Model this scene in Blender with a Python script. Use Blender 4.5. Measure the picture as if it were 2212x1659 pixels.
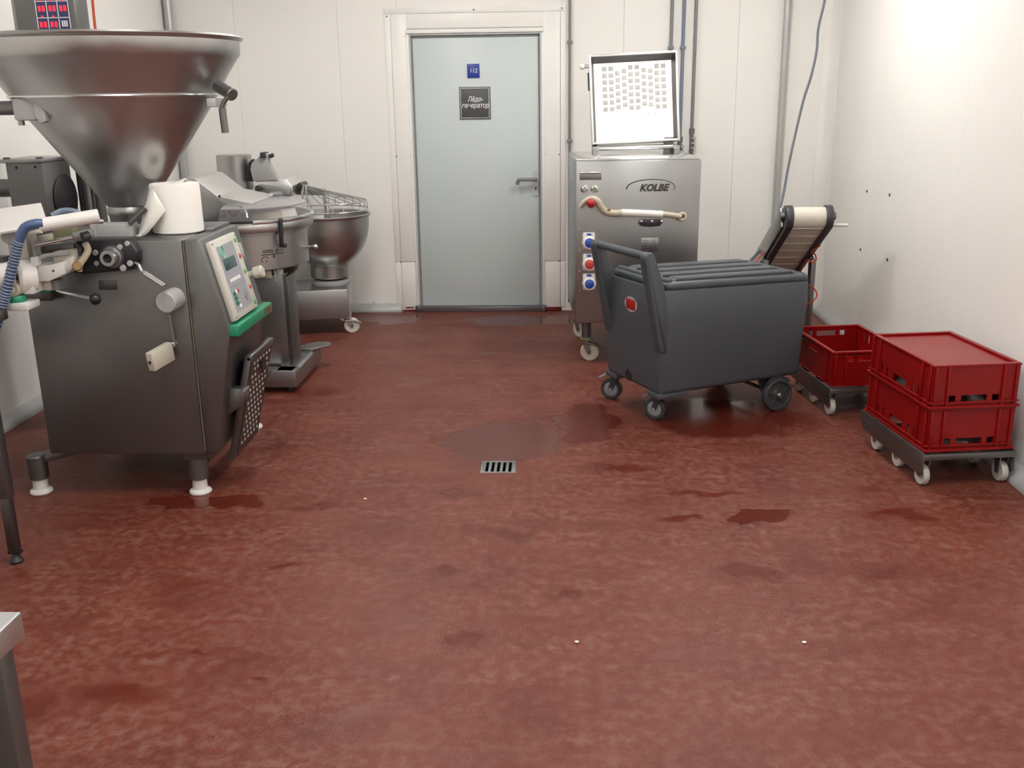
import bpy, bmesh, math, random
from mathutils import Matrix, Vector, noise
random.seed(7)
for o in list(bpy.data.objects): bpy.data.objects.remove(o, do_unlink=True)
SC = bpy.context.scene; COL = SC.collection
PI = math.pi
# ------------------------------------------------------------------ camera
F_PX, PITCH, YAW, ROLL, EYE = 2133.5, 0.2857, 0.0498, -0.0143, 1.644
W_PX, H_PX = 2212, 1659
fw = Vector((-math.sin(YAW)*math.cos(PITCH), math.cos(YAW)*math.cos(PITCH), -math.sin(PITCH)))
rt0 = Vector((math.cos(YAW), math.sin(YAW), 0)); up0 = rt0.cross(fw)
rt = math.cos(ROLL)*rt0 + math.sin(ROLL)*up0; up = -math.sin(ROLL)*rt0 + math.cos(ROLL)*up0
cam = bpy.data.cameras.new('camera'); cam.sensor_width = 36; cam.lens = F_PX/W_PX*36
cam.clip_start = 0.02; cam.clip_end = 100
co = bpy.data.objects.new('camera', cam); COL.objects.link(co)
co.matrix_world = Matrix(((rt.x, up.x, -fw.x, 0), (rt.y, up.y, -fw.y, 0), (rt.z, up.z, -fw.z, EYE), (0, 0, 0, 1)))
SC.camera = co
# ------------------------------------------------------------------ world, exposure
wd = bpy.data.worlds.new('world'); SC.world = wd; wd.use_nodes = True
wd.node_tree.nodes['Background'].inputs[0].default_value = (0.05, 0.05, 0.05, 1)
wd.node_tree.nodes['Background'].inputs[1].default_value = 0.3
SC.view_settings.view_transform = 'Standard'; SC.view_settings.look = 'None'
SC.view_settings.gamma = 1; SC.view_settings.use_curve_mapping = False
SC.view_settings.exposure = 1.0
LAMP_POWER = 27.0
LAMP_SPOTS = [(-1.1, -0.4), (1.0, -0.4), (-1.1, 2.75), (1.0, 2.75), (-1.1, 5.7), (1.0, 5.7)]
CEIL = 3.0
XL, XR, YB, YF = -2.91, 2.0, 7.65, -2.2

# ------------------------------------------------------------------ measuring helpers (real depth given every time)
def ray(u, v): return fw + rt*((u-W_PX/2)/F_PX) - up*((v-H_PX/2)/F_PX)
EP = Vector((0, 0, EYE))
def aty(u, v, y): d = ray(u, v); return EP + d*(y/d.y)
def atz(u, v, z): d = ray(u, v); return EP + d*((z-EYE)/d.z)
def atx(u, v, x): d = ray(u, v); return EP + d*(x/d.x)

# ------------------------------------------------------------------ materials
MATS = {}
def nt(name):
    m = bpy.data.materials.new(name); m.use_nodes = True; MATS[name] = m
    return m, m.node_tree.nodes, m.node_tree.links, m.node_tree.nodes['Principled BSDF']
def coord(N, L, scale=1.0, st=(1, 1, 1)):
    c = N.new('ShaderNodeTexCoord'); mp = N.new('ShaderNodeMapping')
    mp.inputs['Scale'].default_value = [scale*s for s in st]
    L.new(c.outputs['Object'], mp.inputs['Vector']); return mp.outputs['Vector']
def tex(N, L, vec, scale, detail=3, rough=0.5):
    n = N.new('ShaderNodeTexNoise'); n.inputs['Scale'].default_value = scale; n.inputs['Detail'].default_value = detail
    n.inputs['Roughness'].default_value = rough; L.new(vec, n.inputs['Vector']); return n.outputs['Fac']
def ramp(N, L, fac, stops):
    r = N.new('ShaderNodeValToRGB'); e = r.color_ramp.elements
    while len(e) < len(stops): e.new(0.5)
    for k, (p, c) in zip(e, stops):
        k.position = p; k.color = (c, c, c, 1) if isinstance(c, (int, float)) else (*c, 1)
    L.new(fac, r.inputs[0]); return r.outputs[0]
def mixc(N, L, fac, a, b):
    m = N.new('ShaderNodeMix'); m.data_type = 'RGBA'
    for s, v in ((0, fac), (6, a), (7, b)):
        if isinstance(v, (int, float)): m.inputs[s].default_value = v if s == 0 else (v, v, v, 1)
        elif isinstance(v, tuple): m.inputs[s].default_value = (*v, 1)
        else: L.new(v, m.inputs[s])
    return m.outputs[2]
def math_(N, L, op, a, b=None, clamp=False):
    m = N.new('ShaderNodeMath'); m.operation = op; m.use_clamp = clamp
    for s, v in ((0, a), (1, b)):
        if v is None: continue
        if isinstance(v, (int, float)): m.inputs[s].default_value = v
        else: L.new(v, m.inputs[s])
    return m.outputs[0]
def bump(N, L, h, s, d, bs):
    b = N.new('ShaderNodeBump'); b.inputs['Strength'].default_value = s; b.inputs['Distance'].default_value = d
    L.new(h, b.inputs['Height']); L.new(b.outputs[0], bs.inputs['Normal'])
def plain(name, col, rough=0.5, metal=0.0, var=0.08, scale=6.0, spec=0.5, alpha=None, bmp=0.0):
    m, N, L, B = nt(name); v = coord(N, L); f = tex(N, L, v, scale, 4)
    dark = tuple(c*(1-var) for c in col); lite = tuple(min(1, c*(1+var)) for c in col)
    L.new(ramp(N, L, f, [(0.3, dark), (0.7, lite)]), B.inputs['Base Color'])
    L.new(math_(N, L, 'MULTIPLY_ADD', f, 0.15), B.inputs['Roughness'])
    B.inputs['Roughness'].links[0].from_node.inputs[2].default_value = max(0.02, rough-0.075)
    B.inputs['Metallic'].default_value = metal; B.inputs['Specular IOR Level'].default_value = spec
    if alpha is not None: B.inputs['Alpha'].default_value = alpha
    if bmp: bump(N, L, tex(N, L, v, 90, 2), bmp, 0.002, B)
    return m
def steel(name, col=(0.355, 0.36, 0.36), rough=0.34, st=(1, 1, 30), metal=0.95, var=0.12):
    m, N, L, B = nt(name); v = coord(N, L); vs = coord(N, L, 1, st)
    f = tex(N, L, v, 3.0, 5); g = tex(N, L, vs, 12, 3)
    L.new(ramp(N, L, f, [(0.25, tuple(c*(1-var) for c in col)), (0.75, tuple(c*(1+var*0.6) for c in col))]), B.inputs['Base Color'])
    r = math_(N, L, 'ADD', math_(N, L, 'MULTIPLY', f, 0.16), math_(N, L, 'MULTIPLY', g, 0.1))
    L.new(math_(N, L, 'ADD', r, rough-0.13), B.inputs['Roughness'])
    B.inputs['Metallic'].default_value = metal
    bump(N, L, g, 0.04, 0.002, B); return m
steel('steel'); steel('steel_dull', (0.19, 0.19, 0.19), 0.42); steel('steel_dark', (0.13, 0.125, 0.122), 0.4)
steel('steel_pale', (0.62, 0.625, 0.62), 0.4, (1, 1, 1), var=0.05); steel('steel_bright', (0.62, 0.63, 0.63), 0.2, (1, 1, 1)); steel('steel_bowl', (0.44, 0.435, 0.43), 0.36, (1, 1, 1), var=0.06)
steel('steel_lid', (0.8, 0.8, 0.785), 0.34, (1, 1, 1), var=0.03); steel('steel_hopper', (0.45, 0.445, 0.44), 0.33, (1, 1, 1))
plain('wall_white', (0.84, 0.83, 0.80), 0.42, var=0.02, scale=1.2, bmp=0.02)
plain('trim_white', (0.83, 0.82, 0.79), 0.4, var=0.03, scale=3)
plain('ceiling_white', (0.84, 0.835, 0.82), 0.6, var=0.02)
plain('door_grey', (0.56, 0.63, 0.63), 0.42, var=0.02, scale=1.5)
plain('frame_grey', (0.464, 0.496, 0.496), 0.4, var=0.03)
plain('white_plastic', (0.663, 0.646, 0.629), 0.35, var=0.05); plain('cream_plastic', (0.4752, 0.4536, 0.3816), 0.4, var=0.06)
plain('panel_cream', (0.525, 0.5175, 0.465), 0.4, var=0.04); plain('sheet_lilac', (0.294, 0.301, 0.329), 0.35, var=0.03)
plain('grey_plastic', (0.216, 0.222, 0.228), 0.45); plain('light_grey', (0.364, 0.364, 0.364), 0.4, var=0.05)
plain('black', (0.012, 0.012, 0.016), 0.35); plain('charcoal', (0.035, 0.036, 0.042), 0.4)
plain('cart_grey', (0.058, 0.066, 0.078), 0.5, var=0.06, scale=5, bmp=0.03); plain('cart_lid', (0.05, 0.06, 0.07), 0.45, var=0.06)
plain('wheel_grey', (0.042, 0.0455, 0.049), 0.5); plain('hub_grey', (0.264, 0.272, 0.296), 0.4)
plain('green', (0.013, 0.2145, 0.1105), 0.35, var=0.06); plain('green_button', (0.08, 0.3, 0.09), 0.4); plain('teal', (0.007, 0.14, 0.091), 0.4)
plain('red_button', (0.434, 0.035, 0.021), 0.4); plain('lcd', (0.03, 0.07, 0.075), 0.2); plain('logo_green', (0.16, 0.45, 0.3), 0.4)
plain('red_plastic', (0.205, 0.0025, 0.003), 0.3, var=0.1, scale=4, spec=0.3); plain('badge_red', (0.35, 0.0105, 0.0105), 0.35)
plain('blue_sign', (0.0175, 0.049, 0.294), 0.35, var=0.03); plain('dark_sign', (0.07225, 0.0765, 0.08075), 0.4, var=0.03)
plain('print_white', (0.85, 0.85, 0.85), 0.5, var=0.01); plain('print_dark', (0.045, 0.04, 0.04), 0.5, var=0.02)
plain('hose_blue', (0.0595, 0.098, 0.203), 0.4, var=0.06); plain('pipe_blue', (0.1625, 0.2015, 0.2795), 0.35); plain('pipe_grey', (0.198, 0.21, 0.222), 0.4)
plain('pipe_pale', (0.45, 0.45, 0.45), 0.32, 0.35, var=0.03); plain('cable_grey', (0.12, 0.135, 0.162), 0.45)
plain('orange', (0.504, 0.07, 0.021), 0.45); plain('paper', (0.76, 0.745, 0.70), 0.85, var=0.02, bmp=0.05)
plain('belt_cream', (0.592, 0.56, 0.48), 0.5, var=0.05); plain('bronze', (0.25, 0.16, 0.08), 0.35, 0.7); plain('wood_cream', (0.4464, 0.396, 0.3024), 0.45, var=0.12)
plain('wheel_white', (0.49, 0.476, 0.434), 0.45, var=0.08); plain('seal_yellow', (0.12, 0.11, 0.075), 0.6)
plain('display_blue', (0.035, 0.05, 0.16), 0.3); plain('crumb', (0.75, 0.7, 0.6), 0.8); plain('splash_red', (0.16, 0.012, 0.01), 0.4, var=0.3, scale=25)
plain('blue_plastic', (0.014, 0.063, 0.315), 0.35); plain('olive', (0.18, 0.18, 0.102), 0.5); plain('pad_pale', (0.43, 0.425, 0.41), 0.6, var=0.03); plain('pad_grey', (0.329, 0.3255, 0.315), 0.55, var=0.05)
plain('clear_plastic', (0.6, 0.58, 0.6), 0.2, alpha=0.09, var=0.03); plain('lid_plastic', (0.325, 0.312, 0.325), 0.3, alpha=0.8, var=0.03); plain('threshold', (0.18, 0.168, 0.198), 0.3, 0.6)
def emissive(name, col, s):
    m, N, L, B = nt(name); B.inputs['Base Color'].default_value = (*col, 1); B.inputs['Emission Color'].default_value = (*col, 1)
    B.inputs['Emission Strength'].default_value = s
emissive('lamp', (1.0, 0.975, 0.93), LAMP_POWER); emissive('led_red', (1.0, 0.03, 0.06), 0.28)

def floor_material():
    m, N, L, B = nt('floor_red')
    v = coord(N, L); big = tex(N, L, v, 0.9, 3, 0.55); mid = tex(N, L, v, 3.6, 5, 0.6); fine = tex(N, L, v, 26, 4, 0.62); grit = tex(N, L, v, 110, 2, 0.6)
    vs = coord(N, L, 1, (1.0, 1.0, 1)); vs.node.inputs['Rotation'].default_value = (0, 0, math.radians(-52)); vs.node.inputs['Scale'].default_value = (0.8, 5.5, 1)
    streak = tex(N, L, vs, 1.6, 4, 0.6)
    # wet film: shaped puddles (ellipse masks broken by noise) plus scattered splashes
    geo = N.new('ShaderNodeNewGeometry'); sep = N.new('ShaderNodeSeparateXYZ')
    dist = N.new('ShaderNodeMix'); dist.data_type = 'VECTOR'; dist.inputs[0].default_value = 0.16
    nz = N.new('ShaderNodeTexNoise'); nz.inputs['Scale'].default_value = 5.0; nz.inputs['Detail'].default_value = 4
    L.new(geo.outputs['Position'], nz.inputs['Vector'])
    sub = N.new('ShaderNodeVectorMath'); sub.operation = 'SUBTRACT'; L.new(nz.outputs['Color'], sub.inputs[0]); sub.inputs[1].default_value = (0.5, 0.5, 0.5)
    scl = N.new('ShaderNodeVectorMath'); scl.operation = 'SCALE'; L.new(sub.outputs[0], scl.inputs[0]); scl.inputs['Scale'].default_value = 0.30
    add = N.new('ShaderNodeVectorMath'); add.operation = 'ADD'; L.new(geo.outputs['Position'], add.inputs[0]); L.new(scl.outputs[0], add.inputs[1])
    L.new(add.outputs[0], sep.inputs[0])
    wet = None
    for (px, py, rx, ry) in PUDDLES:
        c = atz(px, py, 0)
        dx = math_(N, L, 'DIVIDE', math_(N, L, 'SUBTRACT', sep.outputs[0], c.x), rx); dy = math_(N, L, 'DIVIDE', math_(N, L, 'SUBTRACT', sep.outputs[1], c.y), ry)
        r2 = math_(N, L, 'ADD', math_(N, L, 'MULTIPLY', dx, dx), math_(N, L, 'MULTIPLY', dy, dy))
        k = math_(N, L, 'MULTIPLY', math_(N, L, 'SUBTRACT', 1.15, r2), 2.6 if rx > .23 or px in (1640, 1265) else 0.75, True)
        wet = k if wet is None else math_(N, L, 'MAXIMUM', wet, k)
    splash = ramp(N, L, tex(N, L, coord(N, L, 1, (1.0, 1.6, 1)), 2.7, 3, 0.5), [(0.57, 0.0), (0.72, 0.6)])
    wet = math_(N, L, 'MAXIMUM', wet, splash)
    dry = math_(N, L, 'SUBTRACT', 1.0, wet)
    base = mixc(N, L, ramp(N, L, mid, [(0.3, 0.0), (0.7, 1.0)]), (0.094, 0.0145, 0.0078), (0.131, 0.025, 0.0137))
    base = mixc(N, L, ramp(N, L, big, [(0.35, 0.0), (0.7, 0.55)]), base, (0.150, 0.0335, 0.0178))
    sc = math_(N, L, 'MULTIPLY', ramp(N, L, fine, [(0.43, 0.0), (0.66, 1.0)]), ramp(N, L, math_(N, L, 'ADD', math_(N, L, 'MULTIPLY', streak, 0.6), math_(N, L, 'MULTIPLY', mid, 0.4)), [(0.36, 0.22), (0.58, 1.0)]))
    base = mixc(N, L, math_(N, L, 'MULTIPLY', sc, dry), base, (0.176, 0.076, 0.057))
    base = mixc(N, L, math_(N, L, 'MULTIPLY', ramp(N, L, grit, [(0.66, 0.0), (0.76, 0.4)]), dry), base, (0.24, 0.14, 0.10))
    col = mixc(N, L, math_(N, L, 'MULTIPLY', wet, 0.55), base, (0.072, 0.0095, 0.0052))
    L.new(col, B.inputs['Base Color'])
    rg = math_(N, L, 'ADD', 0.34, math_(N, L, 'MULTIPLY', fine, 0.24))
    rg = mixc(N, L, wet, rg, 0.17); L.new(rg, B.inputs['Roughness'])
    B.inputs['Specular IOR Level'].default_value = 0.3
    h = math_(N, L, 'MULTIPLY', math_(N, L, 'ADD', fine, math_(N, L, 'MULTIPLY', grit, 0.6)), math_(N, L, 'ADD', math_(N, L, 'MULTIPLY', dry, 0.93), 0.07))
    bump(N, L, h, 0.45, 0.006, B)
PUDDLES = [(1085, 955, .30, .30), (1265, 915, .16, .34), (1560, 900, .42, .34), (1320, 1010, .20, .07), (1640, 1112, .12, .06), (1475, 1115, .10, .05), (1950, 1115, .14, .07),
           (1520, 1060, .14, .05), (440, 1085, .24, .08), (700, 1092, .13, .08), (985, 1065, .15, .09), (600, 1225, .07, .03), (250, 1505, .17, .06), (45, 1530, .09, .12), (430, 1420, .07, .03),
           (540, 1470, .06, .02), (1010, 1390, .12, .06), (960, 1240, .09, .06), (1620, 1240, .16, .09), (700, 845, .20, .15), (640, 1100, .1, .05), (1130, 690, .5, .18), (850, 690, .25, .14),
           (1880, 1230, .10, .08), (1230, 1290, .10, .06), (1100, 1150, .08, .05)]
floor_material()

# ------------------------------------------------------------------ mesh builder
class MB:
    def __init__(s): s.bm = bmesh.new()
    def _merge(s, b, M=None):
        if M is not None: bmesh.ops.transform(b, matrix=M, verts=b.verts)
        me = bpy.data.meshes.new('tmp'); b.to_mesh(me); b.free(); s.bm.from_mesh(me); bpy.data.meshes.remove(me); return s
    def box(s, x0, x1, y0, y1, z0, z1, bev=0.0, M=None, seg=2):
        b = bmesh.new(); bmesh.ops.create_cube(b, size=1)
        bmesh.ops.transform(b, matrix=Matrix.Translation(((x0+x1)/2, (y0+y1)/2, (z0+z1)/2)) @ Matrix.Diagonal((abs(x1-x0), abs(y1-y0), abs(z1-z0), 1)), verts=b.verts)
        if bev: bmesh.ops.bevel(b, geom=b.edges[:], offset=bev, segments=seg, profile=0.5, affect='EDGES')
        return s._merge(b, M)
    def bar(s, p0, p1, w, h, bev=0.0, upv=(0, 0, 1)):          # a box beam from p0 to p1
        p0, p1 = Vector(p0), Vector(p1); d = p1-p0; l = d.length; z = d.normalized(); u = Vector(upv)
        if abs(z.dot(u)) > 0.98: u = Vector((1, 0, 0))
        x = u.cross(z).normalized(); y = z.cross(x)
        M = Matrix(((x.x, y.x, z.x, p0.x), (x.y, y.y, z.y, p0.y), (x.z, y.z, z.z, p0.z), (0, 0, 0, 1)))
        return s.box(-w/2, w/2, -h/2, h/2, 0, l, bev, M)
    def prism(s, poly, a0, a1, axis='y', bev=0.0, M=None, seg=2):   # polygon in the two other axes, run along axis
        b = bmesh.new()
        def P(p, a): return {'y': (p[0], a, p[1]), 'x': (a, p[0], p[1]), 'z': (p[0], p[1], a)}[axis]
        va = [b.verts.new(P(p, a0)) for p in poly]; vb = [b.verts.new(P(p, a1)) for p in poly]; n = len(poly)
        b.faces.new(va); b.faces.new(vb[::-1])
        for i in range(n): b.faces.new((va[i], vb[i], vb[(i+1) % n], va[(i+1) % n]))
        bmesh.ops.recalc_face_normals(b, faces=b.faces)
        if bev: bmesh.ops.bevel(b, geom=b.edges[:], offset=bev, segments=seg, profile=0.5, affect='EDGES')
        return s._merge(b, M)
    def lathe(s, prof, c=(0, 0, 0), n=40, axis=(0, 0, 1), a0=0, a1=2*PI, M=None):
        b = bmesh.new(); full = abs(a1-a0-2*PI) < 1e-6; cnt = n if full else n+1
        q = Vector((0, 0, 1)).rotation_difference(Vector(axis)).to_matrix().to_4x4(); rows = []
        for (r, z) in prof:
            if r < 1e-6: rows.append([b.verts.new((0, 0, z))]); continue
            rows.append([b.verts.new((r*math.cos(a0+(a1-a0)*i/n), r*math.sin(a0+(a1-a0)*i/n), z)) for i in range(cnt)])
        for A, B2 in zip(rows, rows[1:]):
            m = n if full else n
            for i in range(m):
                j = (i+1) % cnt
                if len(A) == 1 and len(B2) == 1: continue
                f = (A[0], B2[i], B2[j]) if len(A) == 1 else ((A[i], A[j], B2[0]) if len(B2) == 1 else (A[i], A[j], B2[j], B2[i]))
                try: b.faces.new(f)
                except ValueError: pass
        bmesh.ops.recalc_face_normals(b, faces=b.faces)
        T = Matrix.Translation(c) @ q
        return s._merge(b, T if M is None else M @ T)
    def cyl(s, p0, p1, r, r1=None, n=24, bev=0.0):
        p0, p1 = Vector(p0), Vector(p1); d = p1-p0; l = d.length; r1 = r if r1 is None else r1
        if bev: prof = [(0, 0), (r-bev, 0), (r, bev), (r1, l-bev), (r1-bev, l), (0, l)]
        else: prof = [(0, 0), (r, 0), (r1, l), (0, l)]
        return s.lathe(prof, p0, n, d.normalized())
    def sphere(s, c, r, n=20, sc=(1, 1, 1)):
        b = bmesh.new(); bmesh.ops.create_uvsphere(b, u_segments=n, v_segments=max(6, n//2), radius=r)
        return s._merge(b, Matrix.Translation(c) @ Matrix.Diagonal((*sc, 1)))
    def torus(s, c, R, r, axis=(0, 0, 1), n=48, m=10, a0=0, a1=2*PI):
        pts = [];full = abs(a1-a0-2*PI) < 1e-6
        q = Vector((0, 0, 1)).rotation_difference(Vector(axis)).to_matrix()
        k = n if full else n+1
        for i in range(k):
            a = a0+(a1-a0)*i/n; pts.append(Vector(c) + q @ Vector((R*math.cos(a), R*math.sin(a), 0)))
        return s.tube(pts, r, m, closed=full, smooth=False)
    def tube(s, pts, r, m=10, closed=False, smooth=True, sub=6):
        pts = [Vector(p) for p in pts]
        if smooth and len(pts) > 2:
            out = []; n = len(pts)
            for i in range(n-1 if not closed else n):
                p0 = pts[(i-1) % n] if (closed or i > 0) else pts[0]; p1 = pts[i]; p2 = pts[(i+1) % n]; p3 = pts[(i+2) % n] if (closed or i+2 < n) else pts[-1]
                for k in range(sub):
                    t = k/sub; out.append(0.5*((2*p1)+(p2-p0)*t+(2*p0-5*p1+4*p2-p3)*t*t+(3*p1-p0-3*p2+p3)*t**3))
            if not closed: out.append(pts[-1])
            pts = out
        b = bmesh.new(); rings = []; n = len(pts); u = None
        for i, p in enumerate(pts):
            d = (pts[(i+1) % n]-pts[i-1]) if closed else (pts[min(i+1, n-1)]-pts[max(i-1, 0)])
            d.normalize()
            if u is None: u = Vector((0, 0, 1)) if abs(d.z) < 0.9 else Vector((1, 0, 0))
            u = (u-d*u.dot(d)).normalized(); w = d.cross(u); rr = r(i/(n-1)) if callable(r) else r
            rings.append([b.verts.new(p+u*rr*math.cos(2*PI*k/m)+w*rr*math.sin(2*PI*k/m)) for k in range(m)])
        for i in range(n if closed else n-1):
            A, B2 = rings[i], rings[(i+1) % n]
            if closed and i == n-1:
                off = min(range(m), key=lambda o: (A[0].co-B2[o].co).length); B2 = B2[off:]+B2[:off]
            for k in range(m): b.faces.new((A[k], A[(k+1) % m], B2[(k+1) % m], B2[k]))
        if not closed: b.faces.new(rings[0][::-1]); b.faces.new(rings[-1])
        bmesh.ops.recalc_face_normals(b, faces=b.faces)
        return s._merge(b)
    def holed(s, w, h, t, holes, M):            # plate in x (0..w), z (0..h), thickness y (0..t) with rectangular openings
        xs = sorted({0, w, *[q for k in holes for q in k[:2]]}); zs = sorted({0, h, *[q for k in holes for q in k[2:]]}); b = bmesh.new(); V = {}
        def vt(i, j, k):
            if (i, j, k) not in V: V[(i, j, k)] = b.verts.new((xs[i], t*k, zs[j]))
            return V[(i, j, k)]
        def solid(i, j):
            if not (0 <= i < len(xs)-1 and 0 <= j < len(zs)-1): return False
            cx, cz = (xs[i]+xs[i+1])/2, (zs[j]+zs[j+1])/2
            return not any(k[0] < cx < k[1] and k[2] < cz < k[3] for k in holes)
        for i in range(len(xs)-1):
            for j in range(len(zs)-1):
                if not solid(i, j): continue
                b.faces.new((vt(i, j, 0), vt(i+1, j, 0), vt(i+1, j+1, 0), vt(i, j+1, 0))); b.faces.new((vt(i, j, 1), vt(i, j+1, 1), vt(i+1, j+1, 1), vt(i+1, j, 1)))
                if not solid(i-1, j): b.faces.new((vt(i, j, 0), vt(i, j+1, 0), vt(i, j+1, 1), vt(i, j, 1)))
                if not solid(i+1, j): b.faces.new((vt(i+1, j, 0), vt(i+1, j, 1), vt(i+1, j+1, 1), vt(i+1, j+1, 0)))
                if not solid(i, j-1): b.faces.new((vt(i, j, 0), vt(i, j, 1), vt(i+1, j, 1), vt(i+1, j, 0)))
                if not solid(i, j+1): b.faces.new((vt(i, j+1, 0), vt(i+1, j+1, 0), vt(i+1, j+1, 1), vt(i, j+1, 1)))
        bmesh.ops.recalc_face_normals(b, faces=b.faces)
        return s._merge(b, M)
    def verts_faces(s, V, Fc):
        b = bmesh.new(); vs = [b.verts.new(v) for v in V]
        for f in Fc: b.faces.new([vs[i] for i in f])
        bmesh.ops.recalc_face_normals(b, faces=b.faces); return s._merge(b)
    def build(s, name, mat, parent=None, label=None, kind=None, smooth=35):
        me = bpy.data.meshes.new(name)
        inv = WM[parent.name].inverted() if parent is not None else None
        if inv is not None: bmesh.ops.transform(s.bm, matrix=inv, verts=s.bm.verts)
        s.bm.to_mesh(me); s.bm.free()
        if smooth: me.shade_smooth(); me.set_sharp_from_angle(angle=math.radians(smooth))
        me.materials.append(MATS[mat])
        o = bpy.data.objects.new(name, me); COL.objects.link(o)
        if parent is not None: o.parent = parent; WM[o.name] = WM[parent.name].copy()
        else: WM[o.name] = Matrix.Identity(4)
        if label: o['label'] = label
        if kind: o['kind'] = kind
        return o
WM = {}
# Shapes are written in the room's coordinates; build() turns them into the coordinates of their thing.
def thing(name, label, cat, loc, rotz=0, group=None):
    o = bpy.data.objects.new(name, None); COL.objects.link(o); o.empty_display_size = 0.1
    o.location = loc; o.rotation_euler = (0, 0, rotz); o['label'] = label; o['category'] = cat
    if group: o['group'] = group
    WM[o.name] = Matrix.Translation(loc) @ Matrix.Rotation(rotz, 4, 'Z'); return o
def tag(o, label, cat, group=None):
    o['label'] = label; o['category'] = cat
    if group: o['group'] = group
    return o
class LB(MB):                                    # a builder whose shapes are written in the thing's own coordinates
    def __init__(s, M): super().__init__(); s.L = M
    def build(s, *a, **k): bmesh.ops.transform(s.bm, matrix=s.L, verts=s.bm.verts); return super().build(*a, **k)
def dup(o, parent, loc=(0, 0, 0), rot=(0, 0, 0)):
    c = o.copy(); COL.objects.link(c); c.parent = parent; c.location = loc; c.rotation_euler = rot; WM[c.name] = WM[parent.name].copy() if parent else Matrix.Identity(4); return c
def dup_thing(root, loc, rot, label, group):
    r = root.copy(); COL.objects.link(r); r.location = loc; r.rotation_euler = rot; r['label'] = label; r['group'] = group
    for ch in list(root.children):
        c = ch.copy(); COL.objects.link(c); c.parent = r
        for g in list(ch.children):
            d = g.copy(); COL.objects.link(d); d.parent = c
    return r
def text(name, body, size, mat, parent, M, shear=0.0, depth=0.0006, bold=0.0, sx=1.0, label=None, space=1.0):
    cu = bpy.data.curves.new(name, 'FONT'); cu.body = body; cu.size = size; cu.align_x = 'CENTER'; cu.align_y = 'CENTER'
    cu.extrude = depth; cu.shear = shear; cu.offset = bold; cu.resolution_u = 3; cu.space_line = space
    t = bpy.data.objects.new('tmp_text', cu); COL.objects.link(t)
    me = bpy.data.meshes.new_from_object(t.evaluated_get(bpy.context.evaluated_depsgraph_get()))
    bpy.data.objects.remove(t); bpy.data.curves.remove(cu)
    me.transform(WM[parent.name].inverted() @ M @ Matrix.Diagonal((sx, 1, 1, 1))); me.materials.clear(); me.materials.append(MATS[mat]); me.name = name
    o = bpy.data.objects.new(name, me); COL.objects.link(o); o.parent = parent; WM[o.name] = WM[parent.name].copy()
    if label: o['label'] = label
    return o
def frame(o, x, y, z): o, x, y, z = Vector(o), Vector(x), Vector(y), Vector(z); return Matrix(((x.x, y.x, z.x, o.x), (x.y, y.y, z.y, o.y), (x.z, y.z, z.z, o.z), (0, 0, 0, 1)))
def facing(o): return frame(o, (1, 0, 0), (0, 0, 1), (0, -1, 0))       # writing plane that faces the room from the back wall
def struct(o): o['kind'] = 'structure'; return o

# ================================================================== THE ROOM
DR = atz(1077, 1009, 0)                      # drain centre
dx, dy = 0.076, 0.070
def floor():
    m = MB(); xs = [XL-.1, DR.x-dx, DR.x+dx, XR+.1]; ys = [YF-.1, DR.y-dy, DR.y+dy, YB+.1]
    V = [(x, y, 0) for y in ys for x in xs]; Fc = []
    for j in range(3):
        for i in range(3):
            if (i, j) == (1, 1): continue
            Fc.append((j*4+i, j*4+i+1, (j+1)*4+i+1, (j+1)*4+i))
    m.verts_faces(V, Fc); o = struct(m.build('floor', 'floor_red', smooth=0))
    o['label'] = 'worn red-brown seamless floor with wet patches'
floor()
struct(MB().box(XL-.1, XR+.1, YF-.1, YB+.1, CEIL, CEIL+.08).build('ceiling', 'ceiling_white'))
wb = struct(MB().box(XL-.1, XR+.1, YB+.03, YB+.12, -.05, CEIL).build('wall_back', 'wall_white'))
wl = struct(MB().box(XL-.12, XL-.03, YF-.1, YB+.1, -.05, CEIL).build('wall_left', 'wall_white'))
wr = struct(MB().box(XR+.03, XR+.12, YF-.1, YB+.1, -.05, CEIL).build('wall_right', 'wall_white'))
struct(MB().box(XL-.1, XR+.1, YF-.12, YF-.03, -.05, CEIL).build('wall_front', 'wall_white'))
G = 0.0006
def pan_b(x0, x1, z0=0.0, z1=CEIL): MB().box(x0+G, x1-G, YB, YB+.032, z0, z1, .0015, seg=1).build('panel', 'wall_white', wb)
for x0, x1 in ((XL, -2.40), (-2.40, -1.63), (-1.63, -1.19), (.02, .47), (.47, 1.30), (1.30, XR)): pan_b(x0, x1)
pan_b(-1.19, .02, 2.10)
ys = [YF, -.6, .84, 2.28, 3.72, 5.136, 6.575, YB]
for a, b in zip(ys, ys[1:]):
    MB().box(XR, XR+.032, a+G, b-G, 0, CEIL, .0015, seg=1).build('panel', 'wall_white', wr)
    MB().box(XL-.032, XL, a+G, b-G, 0, CEIL, .0015, seg=1).build('panel', 'wall_white', wl)
for p in ((1873, 413), (1922, 421), (1859, 539), (1917, 561)):
    q = atx(*p, XR); MB().lathe([(0, .006), (.006, .005), (.011, 0)], q, 12, (-1, 0, 0)).build('screw', 'steel_dark', wr)
for (u, v) in ((807, 654), (853, 371), (752, 500)):
    q = aty(u, v, YB); MB().bar(q+Vector((-.010, -.001, -.006)), q+Vector((.012, -.001, .008)), .004, .004).build('scuff', 'steel_dark', wb)
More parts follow.
